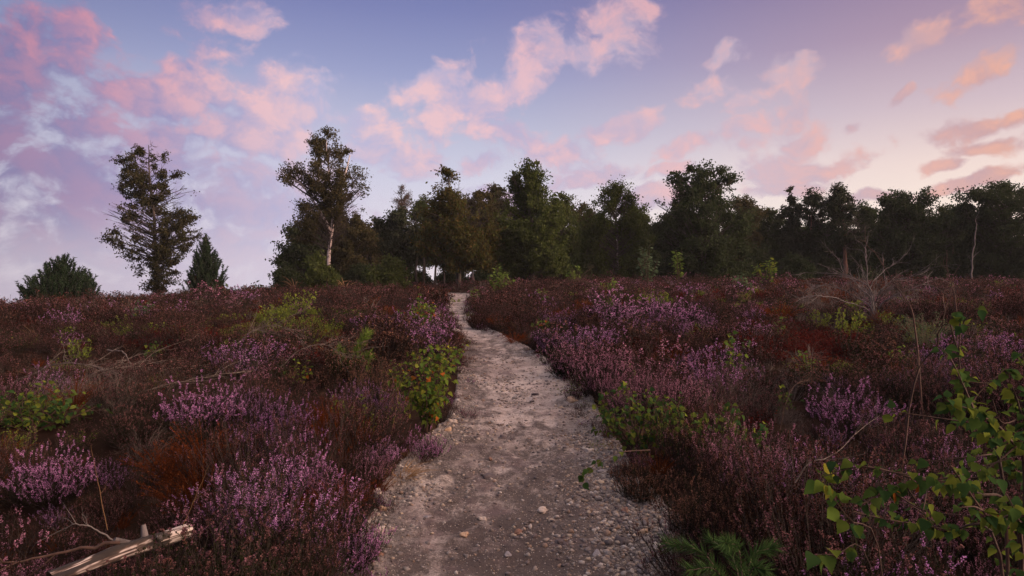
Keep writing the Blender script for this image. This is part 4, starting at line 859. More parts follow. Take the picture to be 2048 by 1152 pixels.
stems_thing('birch_twig', 'low twig with a few green leaves hanging over the right-hand gravel', 'twig', [[W(1300, 900, 3.6), W(1240, 905, 3.45), W(1190, 930, 3.35), W(1165, 965, 3.3)]], M['birchdark'], M['brownstem'], .036, 12, seed=15, u0=.3, hang=.9, rad=.0025)
stems_thing('birch_seedling', 'small yellow-green sprig poking out of the two pink bushes on the right', 'seedling', bunch(1258, 790, 22, 80, 2, 17), M['birchleaf'], M['brownstem'], .04, 18, seed=18, group=SG, u0=.4)
stems_thing('oak_seedling', 'seedling with a few orange dead leaves in front of the tan bushes', 'seedling', bunch(545, 810, 30, 36, 2, 19), M['orange'], M['brownstem'], .05, 9, OVAL, seed=20, group=SG)
stems_thing('oak_seedling', 'seedling with withered orange leaves inside the rusty brown clump', 'seedling', bunch(440, 930, 80, 60, 4, 21), M['orange'], M['brownstem'], .04, 34, OVAL, seed=22, group=SG)
for i, (px, py, w, h, n, mt, lab) in enumerate([
 (905, 735, 46, 50, 70, 'birchleaf', 'small leafy seedling at the left path edge, just above the big leafy birch seedling'), (785, 790, 60, 70, 80, 'birchleaf', 'green seedling between tan heather and the straw stalk'),
 (1235, 830, 50, 60, 80, 'birchleaf', 'green seedling at the right path edge above the low thicket'), (1330, 870, 90, 80, 150, 'birchdark', 'dark green seedling in the gap between the two low thickets'),
 (600, 770, 50, 50, 70, 'birchleaf', 'yellow-green seedling in brown heather on the left slope'), (1560, 840, 60, 70, 70, 'birchdark', 'dim green seedling behind the dull pink heather on the right'),
 (1620, 760, 60, 60, 80, 'sapleaf', 'yellow-green seedling below the red bilberry on the right'), (1800, 740, 70, 50, 90, 'sapleaf', 'yellow-green seedling at the foot of the feathery shrub'),
 (700, 655, 60, 40, 90, 'birchleaf', 'green seedling on the left slope above the pale pine seedling'), (1080, 665, 40, 34, 50, 'sapleaf', 'tiny yellow-green seedling in heather right of the narrow path'),
 (1420, 640, 60, 40, 80, 'sapleaf', 'yellow-green seedling among purple heather far up the right slope'), (300, 720, 60, 36, 70, 'birchdark', 'low green seedling beside the bleached branch on the left slope')]):
    stems_thing('birch_seedling', lab, 'seedling', bunch(px, py, w, h, 7, 500 + i), M[mt], M['brownstem'], max(.036, .0052 * G(px, py)[1]), n, seed=520 + i, group=SG, side=2, sidelen=.12, orange=.03); clear(*G(px, py)[:2], .14)
for px, py in ((1275, 905), (1410, 930), (1462, 800), (838, 675), (872, 765)): clear(*G(px, py)[:2], .22)
LG = 'young saplings in front of the wood'
for i, (px, py, w, h, d, n, lf, lab) in enumerate([
 (1000, 578, 38, 48, 25, 150, 'sapleaf', 'bright yellow-green sapling right of the path head'), (1296, 575, 48, 62, 26, 190, 'broom', 'pale green many-stemmed sapling in front of the drooping birch'), (1357, 575, 24, 60, 27, 110, 'sapleaf', 'narrow upright green sapling left of the broad oak'),
 (1538, 572, 50, 40, 30, 150, 'birchleaf', 'green rounded sapling right of the broad oak'), (1480, 600, 40, 32, 22, 90, 'broom', 'pale green sapling low in the heather in front of the broad oak'), (1220, 590, 40, 30, 22, 90, 'sapleaf', 'yellow-green sapling in the heather below the drooping birch'),
 (1150, 560, 24, 34, 32, 60, 'sapleaf', 'small yellowish sapling at the foot of the pointed oak'), (1555, 690, 22, 60, 11, 70, 'sapleaf', 'thin yellow-green stem rising from dark red bilberry on the right'), (290, 660, 40, 40, 15, 100, 'broom', 'grey-green sapling on the far left slope below the lone birch'),
 (440, 577, 26, 18, 31, 50, 'broom', 'tiny grey shrub on the ridge between young pine and white birch'), (225, 586, 26, 16, 34, 50, 'oakdark', 'tiny dark shrub on the ridge left of the lone birch'), (515, 574, 30, 16, 34, 50, 'oakdark', 'tiny dark shrub on the ridge left of the wood'), (10, 612, 26, 18, 34, 50, 'oakdark', 'tiny dark shrub at the left end of the ridge'), (1735, 560, 40, 24, 34, 60, 'oakdark', 'small dim shrub in front of the reddish pine trunk'), (950, 606, 14, 22, 20, 30, 'sapleaf', 'tiny yellow-green sprig at the right edge of the far path'), (1085, 600, 18, 26, 20, 36, 'sapleaf', 'small yellow sprig in faded heather right of the far path')]):
    stems_thing('sapling', lab, 'sapling', bunch(px, py, w * 1.15, h * 1.25 + 10, max(4, w // 3), 300 + i, d), M[lf], M['brownstem'], max(.04, .0050 * d), int(n * 1.3), OVAL, seed=330 + i, group=LG, rad=.004 + .0003 * d, u0=.3, wid=.9, hang=.1)
# feathery broom-like shrub on the right
stems_thing('broom_shrub', 'feathery grey-green rounded shrub on the right slope below the dead bush', 'shrub', bunch(1845, 705, 125, 82, 40, 41), M['broom'], M['leafstem'], .03, 1500, OVAL, seed=42, rad=.003, wid=.5, side=3, sidelen=.18)
clear(*G(1845, 705)[:2], .4)
# bramble on the far left
stems_thing('bramble', 'low green bramble spread at the left edge of the slope', 'bramble', bunch(70, 860, 200, 70, 26, 43, spread=1.4), M['birchdark'], M['brownstem'], .045, 420, OVAL, seed=44, side=2, sidelen=.2, wid=1.1, hang=.2)
clear(*G(70, 860)[:2], .35)
# birch reaching in from the lower right corner
k_ = 1.42
b0 = np.array([1.10, 1.5, float(ground_z(1.10, 1.5)) - .03])
stems_thing('birch_sapling', 'birch sapling with large dark green leaves leaning in at the lower right corner', 'sapling',
  [[b0, W(2010, 1000, k_), W(1960, 850, k_), W(1925, 760, k_ * 1.02), W(1915, 690, k_ * 1.04)],
   [b0 + .01, W(2040, 1080, k_), W(1950, 985, k_ * .98), W(1830, 960, k_ * .96), W(1720, 1010, k_ * .95)],
   [b0 - np.array([.01, 0, 0]), W(2050, 1000, k_ * .95), W(2020, 880, k_ * .93), W(1960, 830, k_ * .9), W(1890, 800, k_ * .88)],
   [b0 + np.array([.02, .02, 0]), W(2000, 1110, k_ * 1.05), W(1890, 1060, k_ * 1.1), W(1780, 1040, k_ * 1.1)],
   [b0 + np.array([0, .03, 0]), W(2060, 950, k_ * 1.1), W(2040, 820, k_ * 1.1), W(2010, 740, k_ * 1.1)],
   [b0 + np.array([0, .02, 0]), W(2045, 1100, k_ * .9), W(1980, 1040, k_ * .88), W(1900, 930, k_ * .86)],
   [b0 + np.array([.01, .03, 0]), W(2060, 1040, k_ * 1.05), W(2030, 940, k_ * 1.05), W(1985, 900, k_ * 1.06)]],
  M['birchdark'], M['brownstem'], .024, 560, orange=.012, seed=51, rad=.0042, side=4, sidelen=.17, u0=.3, hang=.85, lsize=(.55, 1.15))
b1 = np.array([.98, 1.75, float(ground_z(.98, 1.75)) - .03])
stems_thing('birch_twig', 'thin birch twig with yellow-green leaves arching over dark heather at the lower right', 'twig', [[b1, W(1760, 1110, 1.7), W(1700, 1040, 1.66), W(1660, 985, 1.65), W(1640, 950, 1.65)]], M['birchleaf'], M['brownstem'], .042, 15, seed=53, u0=.45, hang=.9, rad=.0022)
stems_thing('birch_twig', 'short birch twig with a few leaves at the bottom edge right of the pine seedling', 'twig', [[b1 + np.array([.02, -.05, 0]), W(1740, 1130, 1.65), W(1670, 1110, 1.62), W(1615, 1110, 1.6)]], M['birchdark'], M['brownstem'], .042, 9, seed=54, u0=.4, hang=.8, rad=.002)

def pine_seedling(label, shoots, mat, nl, per, nw, seed, rad=.004):
    r = np.random.default_rng(seed); foot = np.array(shoots[0][0]); root = empty('pine_seedling', foot); tag(root, label, 'pine seedling', 'pine seedlings'); mb = MB(); nb = MB()
    for st in shoots:
        S = spline(np.array(st) - foot, 20); V, q = tubes(S[None], (rad * np.linspace(1, .5, 20))[None], 5); mb.add(V, q, 0, True)
        u = r.uniform(4, 19, per); i = np.minimum(u.astype(int), 18); t = (u - i)[:, None]; p = S[i] * (1 - t) + S[i + 1] * t; d = unit(S[i + 1] - S[i])
        D = unit(unit(np.cross(d, rdir(per, r))) * .8 + d * .85); V, q = needles(p, D, nl * r.uniform(.7, 1.15, per), nw, r); nb.add(V, q, 0)
    obj('stem', mb.mesh('stem', [M['leafstem']]), root); obj('needles', nb.mesh('needles', [mat]), root); return root
g = at(1490, 2.35)
pine_seedling('green pine seedling with spreading needle brushes at the bottom edge right of the path', [[g, g + [.0, 0, .12], W(1420, 1120, 2.35), W(1330, 1085, 2.4)], [g, g + [.0, 0, .12], W(1480, 1110, 2.3), W(1450, 1085, 2.2)], [g, g + [0, 0, .1], W(1500, 1125, 2.3), W(1545, 1095, 2.3)], [g, g + [0, 0, .12], W(1470, 1125, 2.45), W(1415, 1075, 2.6)], [g, g + [0, 0, .1], W(1440, 1150, 2.2), W(1375, 1140, 2.15)], [g, g + [0, 0, .1], W(1500, 1150, 2.1), W(1530, 1140, 2.05)]], M['pineneedle'], .056, 420, .0034, 61)
clear(g[0], g[1], .36); clear(g[0] - .25, g[1], .3); clear(g[0] - .1, g[1] - .3, .35)
g = G(700, 765)
d = g[1]; up = lambda px, py, dd=0: W(px, py, d + dd)
pine_seedling('bright light-green pine seedling among tan heather left of the path', [[g, up(703, 740), up(712, 705), up(735, 664)], [g, up(700, 735), up(695, 715), up(680, 702)], [g, up(705, 740), up(715, 722), up(738, 712)], [g, up(700, 745), up(690, 735, -.1), up(678, 730, -.1)], [g, up(708, 745), up(718, 738, .1), up(728, 735, .1)]], M['pinefresh'], .12, 460, .010, 62, .006); clear(g[0], g[1], .35)

def branchy(name, label, cat, limbs, mat, rad, sub, sublen, seed, group=None, jitter=.4, sub2=2, part='branch'):
    """dead wood: main limbs through world points, each with side branches and twigs"""
    r = np.random.default_rng(seed); foot = np.array(limbs[0][0]); root = empty(name, foot); tag(root, label, cat, group)
    for li, L in enumerate(limbs):
        mb = MB(); S = spline(np.array(L) - foot, 18); S[1:-1] += r.normal(size=(16, 3)) * rad * .5
        V, q = tubes(S[None], (rad * np.linspace(1, .22, 18))[None], 6); mb.add(V, q, 0, True)
        for _ in range(sub):
            i = r.integers(4, 18); ax = unit(S[min(i + 1, 17)] - S[i - 1]); dv = unit(ax + rdir(1, r)[0] * jitter * 1.8 + np.array([0, 0, .15])); ln = sublen * r.uniform(.35, 1.1); e = S[i] + dv * ln
            Q = spline([S[i], S[i] + dv * ln * .5 + r.normal(size=3) * ln * .07, e + r.normal(size=3) * ln * .1], 8); V, q = tubes(Q[None], (rad * .38 * np.linspace(1, .35, 8))[None], 4); mb.add(V, q, 0)
            for _ in range(sub2):
                a = r.integers(2, 8); f = Q[a] + unit(dv + rdir(1, r)[0] * .9) * ln * r.uniform(.2, .5); V, q = tubes(np.stack([Q[a], (Q[a] + f) / 2 + r.normal(size=3) * ln * .03, f])[None], (rad * .18 * np.array([1, .8, .5]))[None], 3); mb.add(V, q, 0)
        obj(part, mb.mesh(part, [mat]), root)
    return root
d = 13.0; f0 = W(1750, 638, d); f0[2] = float(ground_z(f0[0], d)) - .05
B_ = lambda *pts: [f0] + [W(px, py, d + dd) for px, py, dd in pts]
branchy('dead_bush', 'grey leafless dead bush with arching branches on the right slope', 'dead bush',
  [B_((1750, 610, 0), (1742, 580, 0), (1715, 560, .2), (1680, 548, .4), (1610, 545, .5)), B_((1735, 620, 0), (1690, 602, -.3), (1640, 592, -.5), (1595, 596, -.6)), B_((1745, 600, .1), (1735, 560, .2), (1733, 520, .3), (1731, 495, .3)),
   B_((1752, 605, 0), (1765, 580, -.2), (1790, 560, -.3), (1830, 552, -.4)), B_((1742, 600, .1), (1715, 570, .4), (1685, 540, .5), (1678, 515, .5)), B_((1758, 615, -.1), (1790, 590, -.4), (1830, 575, -.6), (1880, 556, -.6)), B_((1748, 610, .2), (1740, 575, .5), (1770, 540, .8), (1800, 520, .9)), B_((1740, 612, 0), (1705, 590, .2), (1665, 570, .4), (1630, 572, .5))],
  M['greywood'], .015, 14, .55, 71, jitter=.42, sub2=3)
TG = 'dead stems and fallen branches in the heather'
d = 5.0
for i, (lab, pts, rad, sub, sl, mt) in enumerate([
 ('tall thin bare stem with a bent tip rising right of the dead bush', [(1915, 700, 9), (1912, 620, 9), (1905, 570, 9), (1895, 545, 9), (1893, 500, 9)], .010, 4, .25, 'brownstem'),
 ('long dark bare stem slanting across the right slope in front of the grey dead bush', [(1850, 700, 5), (1830, 650, 5), (1810, 600, 5), (1785, 560, 5.1), (1750, 505, 5.2)], .007, 6, .28, 'brownstem'),
 ('forked dark sapling stem without leaves in the middle of the right slope', [(1790, 850, 3.6), (1830, 760, 3.5), (1870, 700, 3.4), (1885, 640, 3.3), (1905, 570, 3.3)], .006, 7, .25, 'brownstem'),
 ('pale curved twig lying on the dark heather right of the tan bush', [(1590, 965, 2.7), (1620, 925, 2.7), (1665, 910, 2.75), (1720, 860, 2.9), (1760, 830, 3.1)], .0026, 5, .14, 'twig'),
 ('tall straight dead trunk standing pale before the massive dark oak', [(1942, 560, 34), (1944, 520, 34), (1950, 470, 34), (1951, 438, 34)], .045, 3, .6, 'greywood'),
 ('bleached fallen branch curving through the heather on the left slope', [(215, 700, 8.2), (245, 705, 8), (262, 728, 7.8), (272, 745, 7.6)], .010, 6, .4, 'twig'),
 ('long arching dead branch with twigs lying across the left slope', [(0, 780, 6.5), (110, 730, 6.5), (200, 735, 6.4), (300, 775, 6.3)], .009, 16, .5, 'twig'),
 ('fan of straw-brown dead twigs lying right of the bleached branch', [(460, 700, 9), (510, 660, 9), (560, 652, 9), (610, 685, 9)], .009, 16, .6, 'twig'),
 ('dead branch pile lying low at the left edge above the bramble', [(-20, 800, 7), (60, 770, 7), (150, 765, 7), (240, 800, 6.9)], .009, 16, .5, 'twig'),
 ('broken stick with a pale snapped end among purple heather on the left slope', [(320, 815, 5.6), (345, 808, 5.5), (380, 797, 5.5)], .008, 1, .1, 'twig'),
 ('thin straw stalk leaning up to the right behind the log', [(362, 1060, 2.8), (395, 985, 2.9), (418, 930, 3.0)], .0018, 1, .1, 'straw'),
 ('thin grass stalk standing upright over the heather at the far left', [(215, 1060, 2.8), (195, 960, 2.85), (182, 890, 2.9)], .0018, 1, .08, 'straw'),
 ('straw-yellow stalk rising left of the leafy birch seedling', [(780, 880, 5), (792, 820, 5), (800, 762, 5)], .004, 3, .12, 'straw'),
 ('small weathered branch poking up beside the log on its left', [(225, 1080, 2.6), (190, 1058, 2.55), (150, 1048, 2.5), (128, 1062, 2.5)], .004, 5, .14, 'greywood'),
 ('brown stick reaching out of the log to the left edge', [(240, 1085, 2.45), (150, 1100, 2.4), (60, 1118, 2.35), (-20, 1130, 2.3)], .007, 4, .2, 'brownstem'),
 ('fan of pale arching dead twigs over brown heather on the left slope, nearest the path', [(560, 735, 7.5), (600, 700, 7.5), (650, 690, 7.6), (690, 715, 7.6)], .006, 18, .5, 'twig'),
 ('pale arching dead twigs between the bramble and the bleached branch', [(120, 790, 6.6), (200, 742, 6.6), (300, 735, 6.7), (390, 760, 6.8)], .007, 20, .55, 'twig'),
 ('long pale dead stick lying level below the bleached branch', [(240, 800, 6), (330, 770, 6.1), (420, 752, 6.2), (500, 742, 6.4)], .006, 12, .4, 'twig'),
 ('fine dead twigs standing in shaded heather right of the slender birch stem', [(1560, 860, 4.6), (1570, 810, 4.6), (1590, 770, 4.7), (1620, 760, 4.8)], .003, 16, .20, 'brownstem'),
 ('tangle of dead brown brushwood in front of the wood, right of the path head', [(1100, 575, 24), (1150, 560, 24), (1190, 572, 24)], .02, 22, 1.0, 'brownstem')]):
    L = [W(a, b, c) for a, b, c in pts]
    if i in (0, 1, 2, 4): L[0][2] = min(L[0][2], float(ground_z(L[0][0], L[0][1])) - .02)
    branchy('dead_branch' if mt != 'straw' else 'grass_stalk', lab, 'branch' if mt != 'straw' else 'stalk', [L], M[mt], rad, sub, sl, 400 + i, TG, part='branch' if mt != 'straw' else 'blade')

# ------------------------------------------------------------------ the weathered log
def log():
    a = W(372, 1062, 2.72); b = W(250, 1102, 2.52); c = W(100, 1160, 2.25)
    for p, o in ((a, .065), (b, .05), (c, .015)): p[2] = max(p[2], float(ground_z(p[0], p[1])) + o)
    r = np.random.default_rng(81); S = spline([a, b, c], 60); n = 40; root = empty('log', S[30]); tag(root, 'bleached peeling log lying in the heather at the lower left', 'log')
    S = S - S[30]; T = unit(np.gradient(S, axis=0)); A = unit(np.cross(T, [0, 0, 1.])); Bv = np.cross(A, T); ang = np.arange(n) / n * 2 * np.pi
    t = np.linspace(0, 1, 60)[:, None]; rr = (.027 - .005 * t) * (1 + .16 * np.sin(ang * 3 + t * 5) + .42 * (fbm(np.abs(ang[None] - np.pi) * 1.6 + 0 * t, t * 6, 83, 4) - .45) + .34 * (fbm(np.abs(ang[None] - np.pi) * 7 + 0 * t, t * 3.5, 84, 3) - .45))
    rr[:, 0] = (rr[:, 0] + rr[:, -1]) / 2
    V = S[:, None] + rr[..., None] * (A[:, None] * np.cos(ang)[None, :, None] + Bv[:, None] * np.sin(ang)[None, :, None])
    V[0] += -T[0] * (fbm(ang * 3, ang * 0, 85, 3)[:, None] - .3) * .05
    i = np.arange(60 * n).reshape(60, n); q = np.stack([i[:-1], np.roll(i, -1, 1)[:-1], np.roll(i, -1, 1)[1:], i[1:]], -1).reshape(-1, 4)
    mb = MB().add(V.reshape(-1, 3), q, 0, True); e = np.vstack([V[0], V[0].mean(0) + T[0] * .015]); mb.add(e, np.stack([np.arange(n), np.full(n, n), np.roll(np.arange(n), -1)], 1), 0)
    me = mb.mesh('trunk', [M['logwood']]); an = np.abs(ang[None] - np.pi) + 0 * t
    pe = smooth(.49, .61, fbm(an * 1.5, t * 6, 86, 4) + .34 * smooth(.24, .03, t)) * (.25 + 1.0 * smooth(.30, .55, fbm(an * 9, t * 4, 87, 3))); pe = np.concatenate([pe.ravel(), np.full(n + 1, .8)])
    me.attributes.new('peel', 'FLOAT', 'POINT').data.foreach_set('value', pe.astype(np.float32)); obj('trunk', me, root)
    for k, (i0, dv) in enumerate([(14, (.03, -.05, .03)), (24, (-.05, -.06, .05)), (20, (-.02, .02, .065))]):
        p = S[i0]; Q = spline([p, p + np.array(dv) * .6, p + np.array(dv)], 8); V, q = tubes(Q[None], (.016 * np.linspace(1, .55, 8))[None], 7); m = MB().add(V, q, 0, True); m.add(V[-7:], np.array([[0, 1, 2], [0, 2, 3], [0, 3, 4], [0, 4, 5], [0, 5, 6]]), 0)
        obj('branch_stub', m.mesh('branch_stub', [M['greywood']]), root)
    for k in range(3): clear([a, b, c][k][0] + .03, [a, b, c][k][1] - .10, .24)
log()

# the heath itself, laid round everything placed above
carpet('heather', ['purple', 'pink', 'fade', 'tan', 'dark'], np.random.default_rng(21))
carpet('dead_heather', ['rust', 'twig'], np.random.default_rng(22))
carpet('bilberry', ['red', 'green'], np.random.default_rng(23), 1.0, 1.4)
carpet('dry_grass', ['straw'], np.random.default_rng(24))

# ------------------------------------------------------------------ sky, sun, camera
def haze():
    import bmesh
    bm = bmesh.new(); bmesh.ops.create_cube(bm, size=1); me = bpy.data.meshes.new('haze'); 
    for v in bm.verts: v.co = Vector((v.co.x * 320, v.co.y * 320, (v.co.z + .5) * 30 - 17))
    bm.to_mesh(me); bm.free()
    m, nt, nd, lk = newmat('haze'); p = nd.new('ShaderNodeVolumePrincipled'); p.inputs['Color'].default_value = (.92, .95, 1, 1); p.inputs['Density'].default_value = HAZE
    o = nd.new('ShaderNodeOutputMaterial'); lk.new(p.outputs[0], o.inputs['Volume']); me.materials.append(m); tag(obj('haze', me), kind='stuff')
HAZE = .0003
if HAZE: haze()
def sky():
    w = bpy.data.worlds.new('World'); bpy.context.scene.world = w; w.use_nodes = True
    nt = w.node_tree; nd, lk = nt.nodes, nt.links; nd.clear()
    def setin(s, v):
        if isinstance(v, (int, float)): s.default_value = v
        elif isinstance(v, tuple): s.default_value = v if len(v) == len(s.default_value) else (*v, 1)
        else: lk.new(v, s)
    def mth(op, a, b=None, c=None, cl=False):
        k = nd.new('ShaderNodeMath'); k.operation = op; k.use_clamp = cl
        for i, v in enumerate((a, b, c)):
            if v is not None: setin(k.inputs[i], v)
        return k.outputs[0]
    def vm(op, a, b=None, scale=None):
        k = nd.new('ShaderNodeVectorMath'); k.operation = op; setin(k.inputs[0], a)
        if b is not None: setin(k.inputs[1], b)
        if scale is not None: setin(k.inputs['Scale'], scale)
        return k.outputs['Value'] if op in ('LENGTH', 'DOT_PRODUCT') else k.outputs[0]
    def mr(v, a, b, c=0., d=1., kind='SMOOTHSTEP'):
        k = nd.new('ShaderNodeMapRange'); k.interpolation_type = kind; setin(k.inputs[0], v); k.inputs[1].default_value = a; k.inputs[2].default_value = b; k.inputs[3].default_value = c; k.inputs[4].default_value = d
        return k.outputs[0]
    def mix(f, a, b):
        k = nd.new('ShaderNodeMix'); k.data_type = 'RGBA'; setin(k.inputs[0], f); setin(k.inputs[6], a); setin(k.inputs[7], b); return k.outputs[2]
    def lin(c): return tuple(((v / 255 + .055) / 1.055) ** 2.4 if v > 10 else v / 255 / 12.92 for v in c)
    tc = nd.new('ShaderNodeTexCoord'); sp = nd.new('ShaderNodeSeparateXYZ'); lk.new(tc.outputs['Generated'], sp.inputs[0])
    x, y, z = sp.outputs
    az = mth('ARCTAN2', x, y); el = mth('ARCSINE', z)
    cb = nd.new('ShaderNodeCombineXYZ'); lk.new(az, cb.inputs[0]); lk.new(el, cb.inputs[1]); P = cb.outputs[0]
    def elramp(stops): 
        r = ramp(nd, [(e / 90, lin(c)) for e, c in stops]); lk.new(mth('MULTIPLY', el, 180 / math.pi / 90, cl=True), r.inputs[0]); return r.outputs[0]
    left = elramp([(0, (240, 226, 230)), (5, (230, 222, 232)), (9, (212, 211, 229)), (13, (186, 189, 215)), (17, (156, 162, 202)), (22, (126, 132, 182)), (30, (84, 98, 152)), (50, (150, 142, 152)), (90, (172, 160, 158))])
    right = elramp([(0, (255, 242, 228)), (5, (255, 236, 222)), (9, (243, 220, 213)), (13, (212, 190, 199)), (18, (176, 150, 172)), (23, (146, 124, 156)), (30, (116, 100, 140)), (50, (166, 146, 146)), (90, (172, 160, 158))])
    base = mix(mr(az, R(-8), R(36)), left, right)
    # warp and billow noises
    n1 = nd.new('ShaderNodeTexNoise'); n1.inputs['Scale'].default_value = 11; n1.inputs['Detail'].default_value = 6; lk.new(P, n1.inputs['Vector'])
    wv = vm('SCALE', vm('SUBTRACT', n1.outputs['Color'], (.5, .5, .5)), scale=.055); PW = vm('ADD', P, wv)
    def fb(off, sc=9., det=8, st=(1., 1.5, 1.)):
        mp = nd.new('ShaderNodeMapping'); mp.inputs['Location'].default_value = off; mp.inputs['Scale'].default_value = st; lk.new(PW, mp.inputs[0])
        n = nd.new('ShaderNodeTexNoise'); n.inputs['Scale'].default_value = sc; n.inputs['Detail'].default_value = det; n.inputs['Roughness'].default_value = .58; lk.new(mp.outputs[0], n.inputs['Vector']); return n.outputs[0]
    f1 = fb((0, 0, 0)); f2 = fb((-.030, -.022, 0))
    blobs = [  # photo px, py, half sizes, tilt: the clouds one by one
     (70, 120, 130, 95, -35), (150, 60, 60, 50, 40), (20, 180, 120, 60, 0), (270, 190, 100, 50, 0), (400, 170, 100, 65, 0), (560, 215, 110, 85, 20), (510, 270, 130, 60, 0), (440, 95, 80, 34, 0), (470, 30, 90, 26, 0), (740, 275, 70, 60, 0), (820, 320, 60, 40, 0), (150, 260, 130, 40, -5),
     (930, 210, 130, 42, -25), (860, 160, 80, 34, -25), (980, 265, 80, 34, 20), (1085, 95, 42, 62, 25), (1050, 150, 60, 44, -40), (1235, 50, 80, 55, -40), (1190, 85, 80, 26, -10), (1120, 310, 70, 44, 10), (1250, 250, 70, 22, -10), (1445, 118, 45, 18, 0), (1410, 185, 55, 32, -25), (1590, 152, 55, 30, -20), (1500, 200, 70, 22, -10),
     (1515, 255, 75, 34, -10), (1620, 285, 60, 38, -25), (1590, 340, 130, 40, -10), (1660, 330, 90, 30, -10), (1380, 300, 70, 20, -10), (1835, 78, 60, 26, -20), (1990, 20, 80, 40, -15), (1955, 148, 90, 30, -25), (1800, 190, 26, 12, -40), (1960, 243, 80, 26, -8), (2040, 232, 60, 18, -15), (1960, 295, 60, 17, -3), (1890, 325, 50, 14, -3), (1960, 355, 70, 14, -8), (1890, 375, 60, 12, -5), (1290, 395, 110, 24, -5), (1180, 355, 90, 20, -8), (1340, 340, 60, 14, -8), (1760, 395, 80, 12, -4), (1700, 250, 30, 12, -20), (1560, 380, 90, 16, -6), (960, 330, 50, 18, -15), (1000, 390, 90, 22, 0)]
    D = None
    for px, py, a, b, rot in blobs:
        u, v = (px - 1024) / F, (576 - py) / F; A0 = math.atan(u); E0 = math.atan(v / math.hypot(1, u)); ka = 1 / (1 + u * u) / F; ke = 1 / math.hypot(1, u) / F
        mp = nd.new('ShaderNodeMapping'); mp.vector_type = 'TEXTURE'; mp.inputs['Location'].default_value = (A0, E0, 0); mp.inputs['Rotation'].default_value = (0, 0, R(-rot)); mp.inputs['Scale'].default_value = (a * ka * 1.34, b * ke * 1.34, 1); lk.new(PW, mp.inputs[0])
        s = mth('SUBTRACT', 1., vm('LENGTH', mp.outputs[0])); D = s if D is None else mth('SMOOTH_MAX', D, s, .12)
    # broken cloud low on the left, and an unseen deck added overhead as fill light
    lowl = mth('MULTIPLY', mr(az, R(2), R(-22)), mr(el, R(19), R(11))); D = mth('MAXIMUM', D, mth('MULTIPLY_ADD', lowl, 1.0, -.50)); base = mix(mth('MULTIPLY', lowl, .45), base, lin((198, 192, 218)))
    D = mth('MAXIMUM', D, mth('MULTIPLY_ADD', mr(el, R(27), R(45)), .8, -.5))
    f3 = fb((3, 1, 0), 24., 7, (1., 1.25, 1.)); dens = mth('ADD', mth('MULTIPLY', D, 1.2), mth('ADD', mth('MULTIPLY', mth('SUBTRACT', f1, .5), 2.3), mth('MULTIPLY', mth('SUBTRACT', f3, .5), 2.1)))
    cov = mth('MULTIPLY', mr(dens, .0, .72), mr(el, R(0), R(7), .30, 1.))
    g1 = fb((0, 0, 0), 8., 6); g2 = fb((.030, .024, 0), 8., 6); lit = mr(mth('SUBTRACT', g1, g2), -.085, .10)                    # side turned to the sun
    g3 = fb((3 + .012, 1 + .012, 0), 24., 7, (1., 1.25, 1.)); lit = mth('ADD', lit, mth('MULTIPLY', mth('SUBTRACT', f3, g3), 2.2)); lit = mth('ADD', mth('MULTIPLY', lit, .62), mth('MULTIPLY', mr(dens, .15, 1.1), .32), cl=True)
    lit = mth('MULTIPLY', lit, mr(mth('ADD', el, mth('MULTIPLY', az, .16)), R(2.5), R(12), .26, .92))
    # lit and shaded cloud colours drift from rose on the left to peach on the right
    def azramp(stops):
        r = ramp(nd, [((a + 40) / 80, lin(c)) for a, c in stops]); lk.new(mth('MULTIPLY_ADD', az, 180 / math.pi / 80, .5, cl=True), r.inputs[0]); return r.outputs[0]
    litc = azramp([(-40, (212, 138, 162)), (-32, (224, 156, 174)), (-22, (242, 194, 198)), (-14, (246, 204, 204)), (0, (240, 196, 202)), (20, (234, 186, 186)), (36, (238, 178, 156))])
    shc = azramp([(-40, (130, 118, 168)), (-28, (156, 148, 192)), (-15, (192, 186, 216)), (0, (190, 178, 208)), (20, (204, 184, 200)), (36, (198, 158, 164))])
    hi = mr(el, R(15), R(26)); fillf = mr(el, R(28), R(48)); litc = mix(fillf, litc, lin((226, 204, 190))); shc = mix(fillf, shc, lin((180, 168, 164))); litc = mix(mth('MULTIPLY', mth('MULTIPLY', hi, mth('SUBTRACT', 1., fillf)), .35), litc, lin((208, 138, 160))); shc = mix(mth('MULTIPLY', mth('MULTIPLY', hi, mth('SUBTRACT', 1., fillf)), .4), shc, lin((120, 110, 160)))
    cloud = mix(lit, shc, litc)
    col = mix(mth('MULTIPLY', cov, .93), base, cloud)
    col = vm('SCALE', col, scale=mr(az, R(-42), R(-16), .84, 1.))
    gain = mr(el, R(26), R(50), 1., OVERHEAD_FILL)  # overhead sky, out of view, boosted to throw extra light on the ground
    sdir = (math.sin(R(SUN_AZ)) * math.cos(R(SUN_EL)), math.cos(R(SUN_AZ)) * math.cos(R(SUN_EL)), math.sin(R(SUN_EL)))
    glow = mth('MULTIPLY', mr(vm('DOT_PRODUCT', tc.outputs['Generated'], sdir), .45, 1.), GLOW)
    col = vm('ADD', vm('SCALE', col, scale=gain), vm('SCALE', (1., .60, .42), scale=glow))
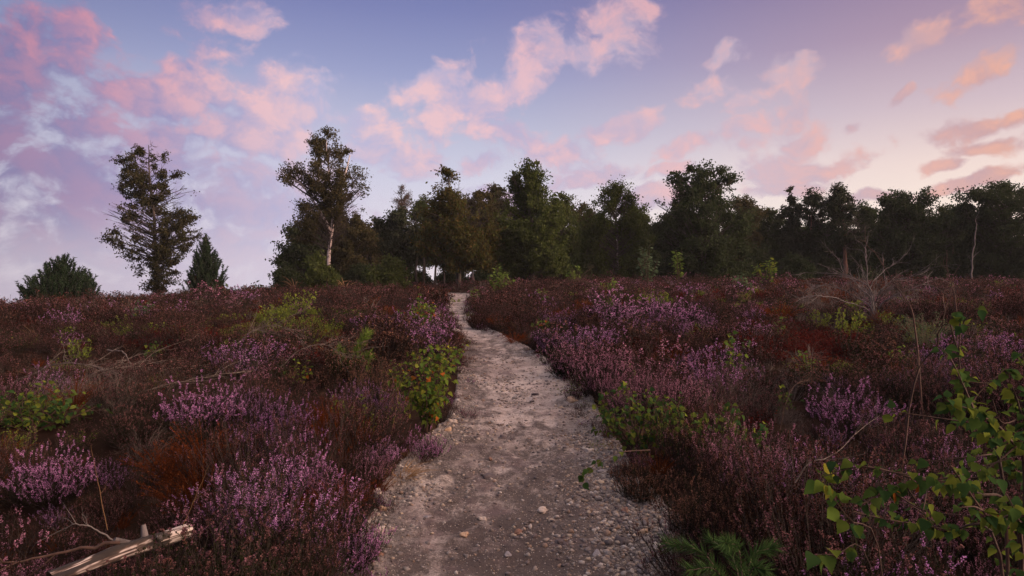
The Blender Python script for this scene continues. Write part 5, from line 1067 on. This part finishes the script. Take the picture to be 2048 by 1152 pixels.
    nsky = nd.new('ShaderNodeTexSky'); nsky.sky_type = 'NISHITA'; nsky.sun_disc = False; nsky.sun_elevation = R(SUN_EL); nsky.sun_rotation = R(SUN_AZ); nsky.air_density = 1; nsky.dust_density = 1.5; nsky.ozone_density = 2
    b1 = nd.new('ShaderNodeBackground'); lk.new(col, b1.inputs[0]); b1.inputs[1].default_value = SKY_GLOW
    b2 = nd.new('ShaderNodeBackground'); lk.new(nsky.outputs[0], b2.inputs[0]); b2.inputs[1].default_value = SKY_NISHITA
    ad = nd.new('ShaderNodeAddShader'); lk.new(b1.outputs[0], ad.inputs[0]); lk.new(b2.outputs[0], ad.inputs[1])
    o = nd.new('ShaderNodeOutputWorld'); lk.new(ad.outputs[0], o.inputs[0])
    w.cycles.sampling_method = 'MANUAL'; w.cycles.sample_map_resolution = 512
SUN_EL, SUN_AZ = 9, 105          # low sun beyond the right of the view, a little behind the camera
SKY_GLOW, SKY_NISHITA = .97, .006
OVERHEAD_FILL, GLOW = 2.35, 4.5
sky()
sl = bpy.data.lights.new('sun', 'SUN'); sl.energy = 3.2; sl.angle = R(9); sl.color = (1, .74, .58)
so = bpy.data.objects.new('sun', sl); C.objects.link(so)
sd = Vector((math.sin(R(SUN_AZ)) * math.cos(R(SUN_EL)), math.cos(R(SUN_AZ)) * math.cos(R(SUN_EL)), math.sin(R(SUN_EL))))
so.rotation_euler = (-sd).to_track_quat('-Z', 'Y').to_euler(); so.location = (20, -10, 20)
cam = bpy.data.cameras.new('camera'); cam.sensor_width = 36; cam.lens = 36 * F / 2048; cam.clip_end = 3000; cam.clip_start = .05
co = bpy.data.objects.new('camera', cam); C.objects.link(co); co.location = (0, 0, EYE); co.rotation_euler = (R(90), 0, 0)
sc = bpy.context.scene; sc.camera = co
sc.render.engine = 'CYCLES'
sc.view_settings.view_transform = 'Standard'; sc.view_settings.look = 'None'; sc.view_settings.exposure = 0; sc.view_settings.gamma = 1
sc.cycles.max_bounces = 6; sc.cycles.diffuse_bounces = 3; sc.cycles.transmission_bounces = 3; sc.cycles.use_denoising = True
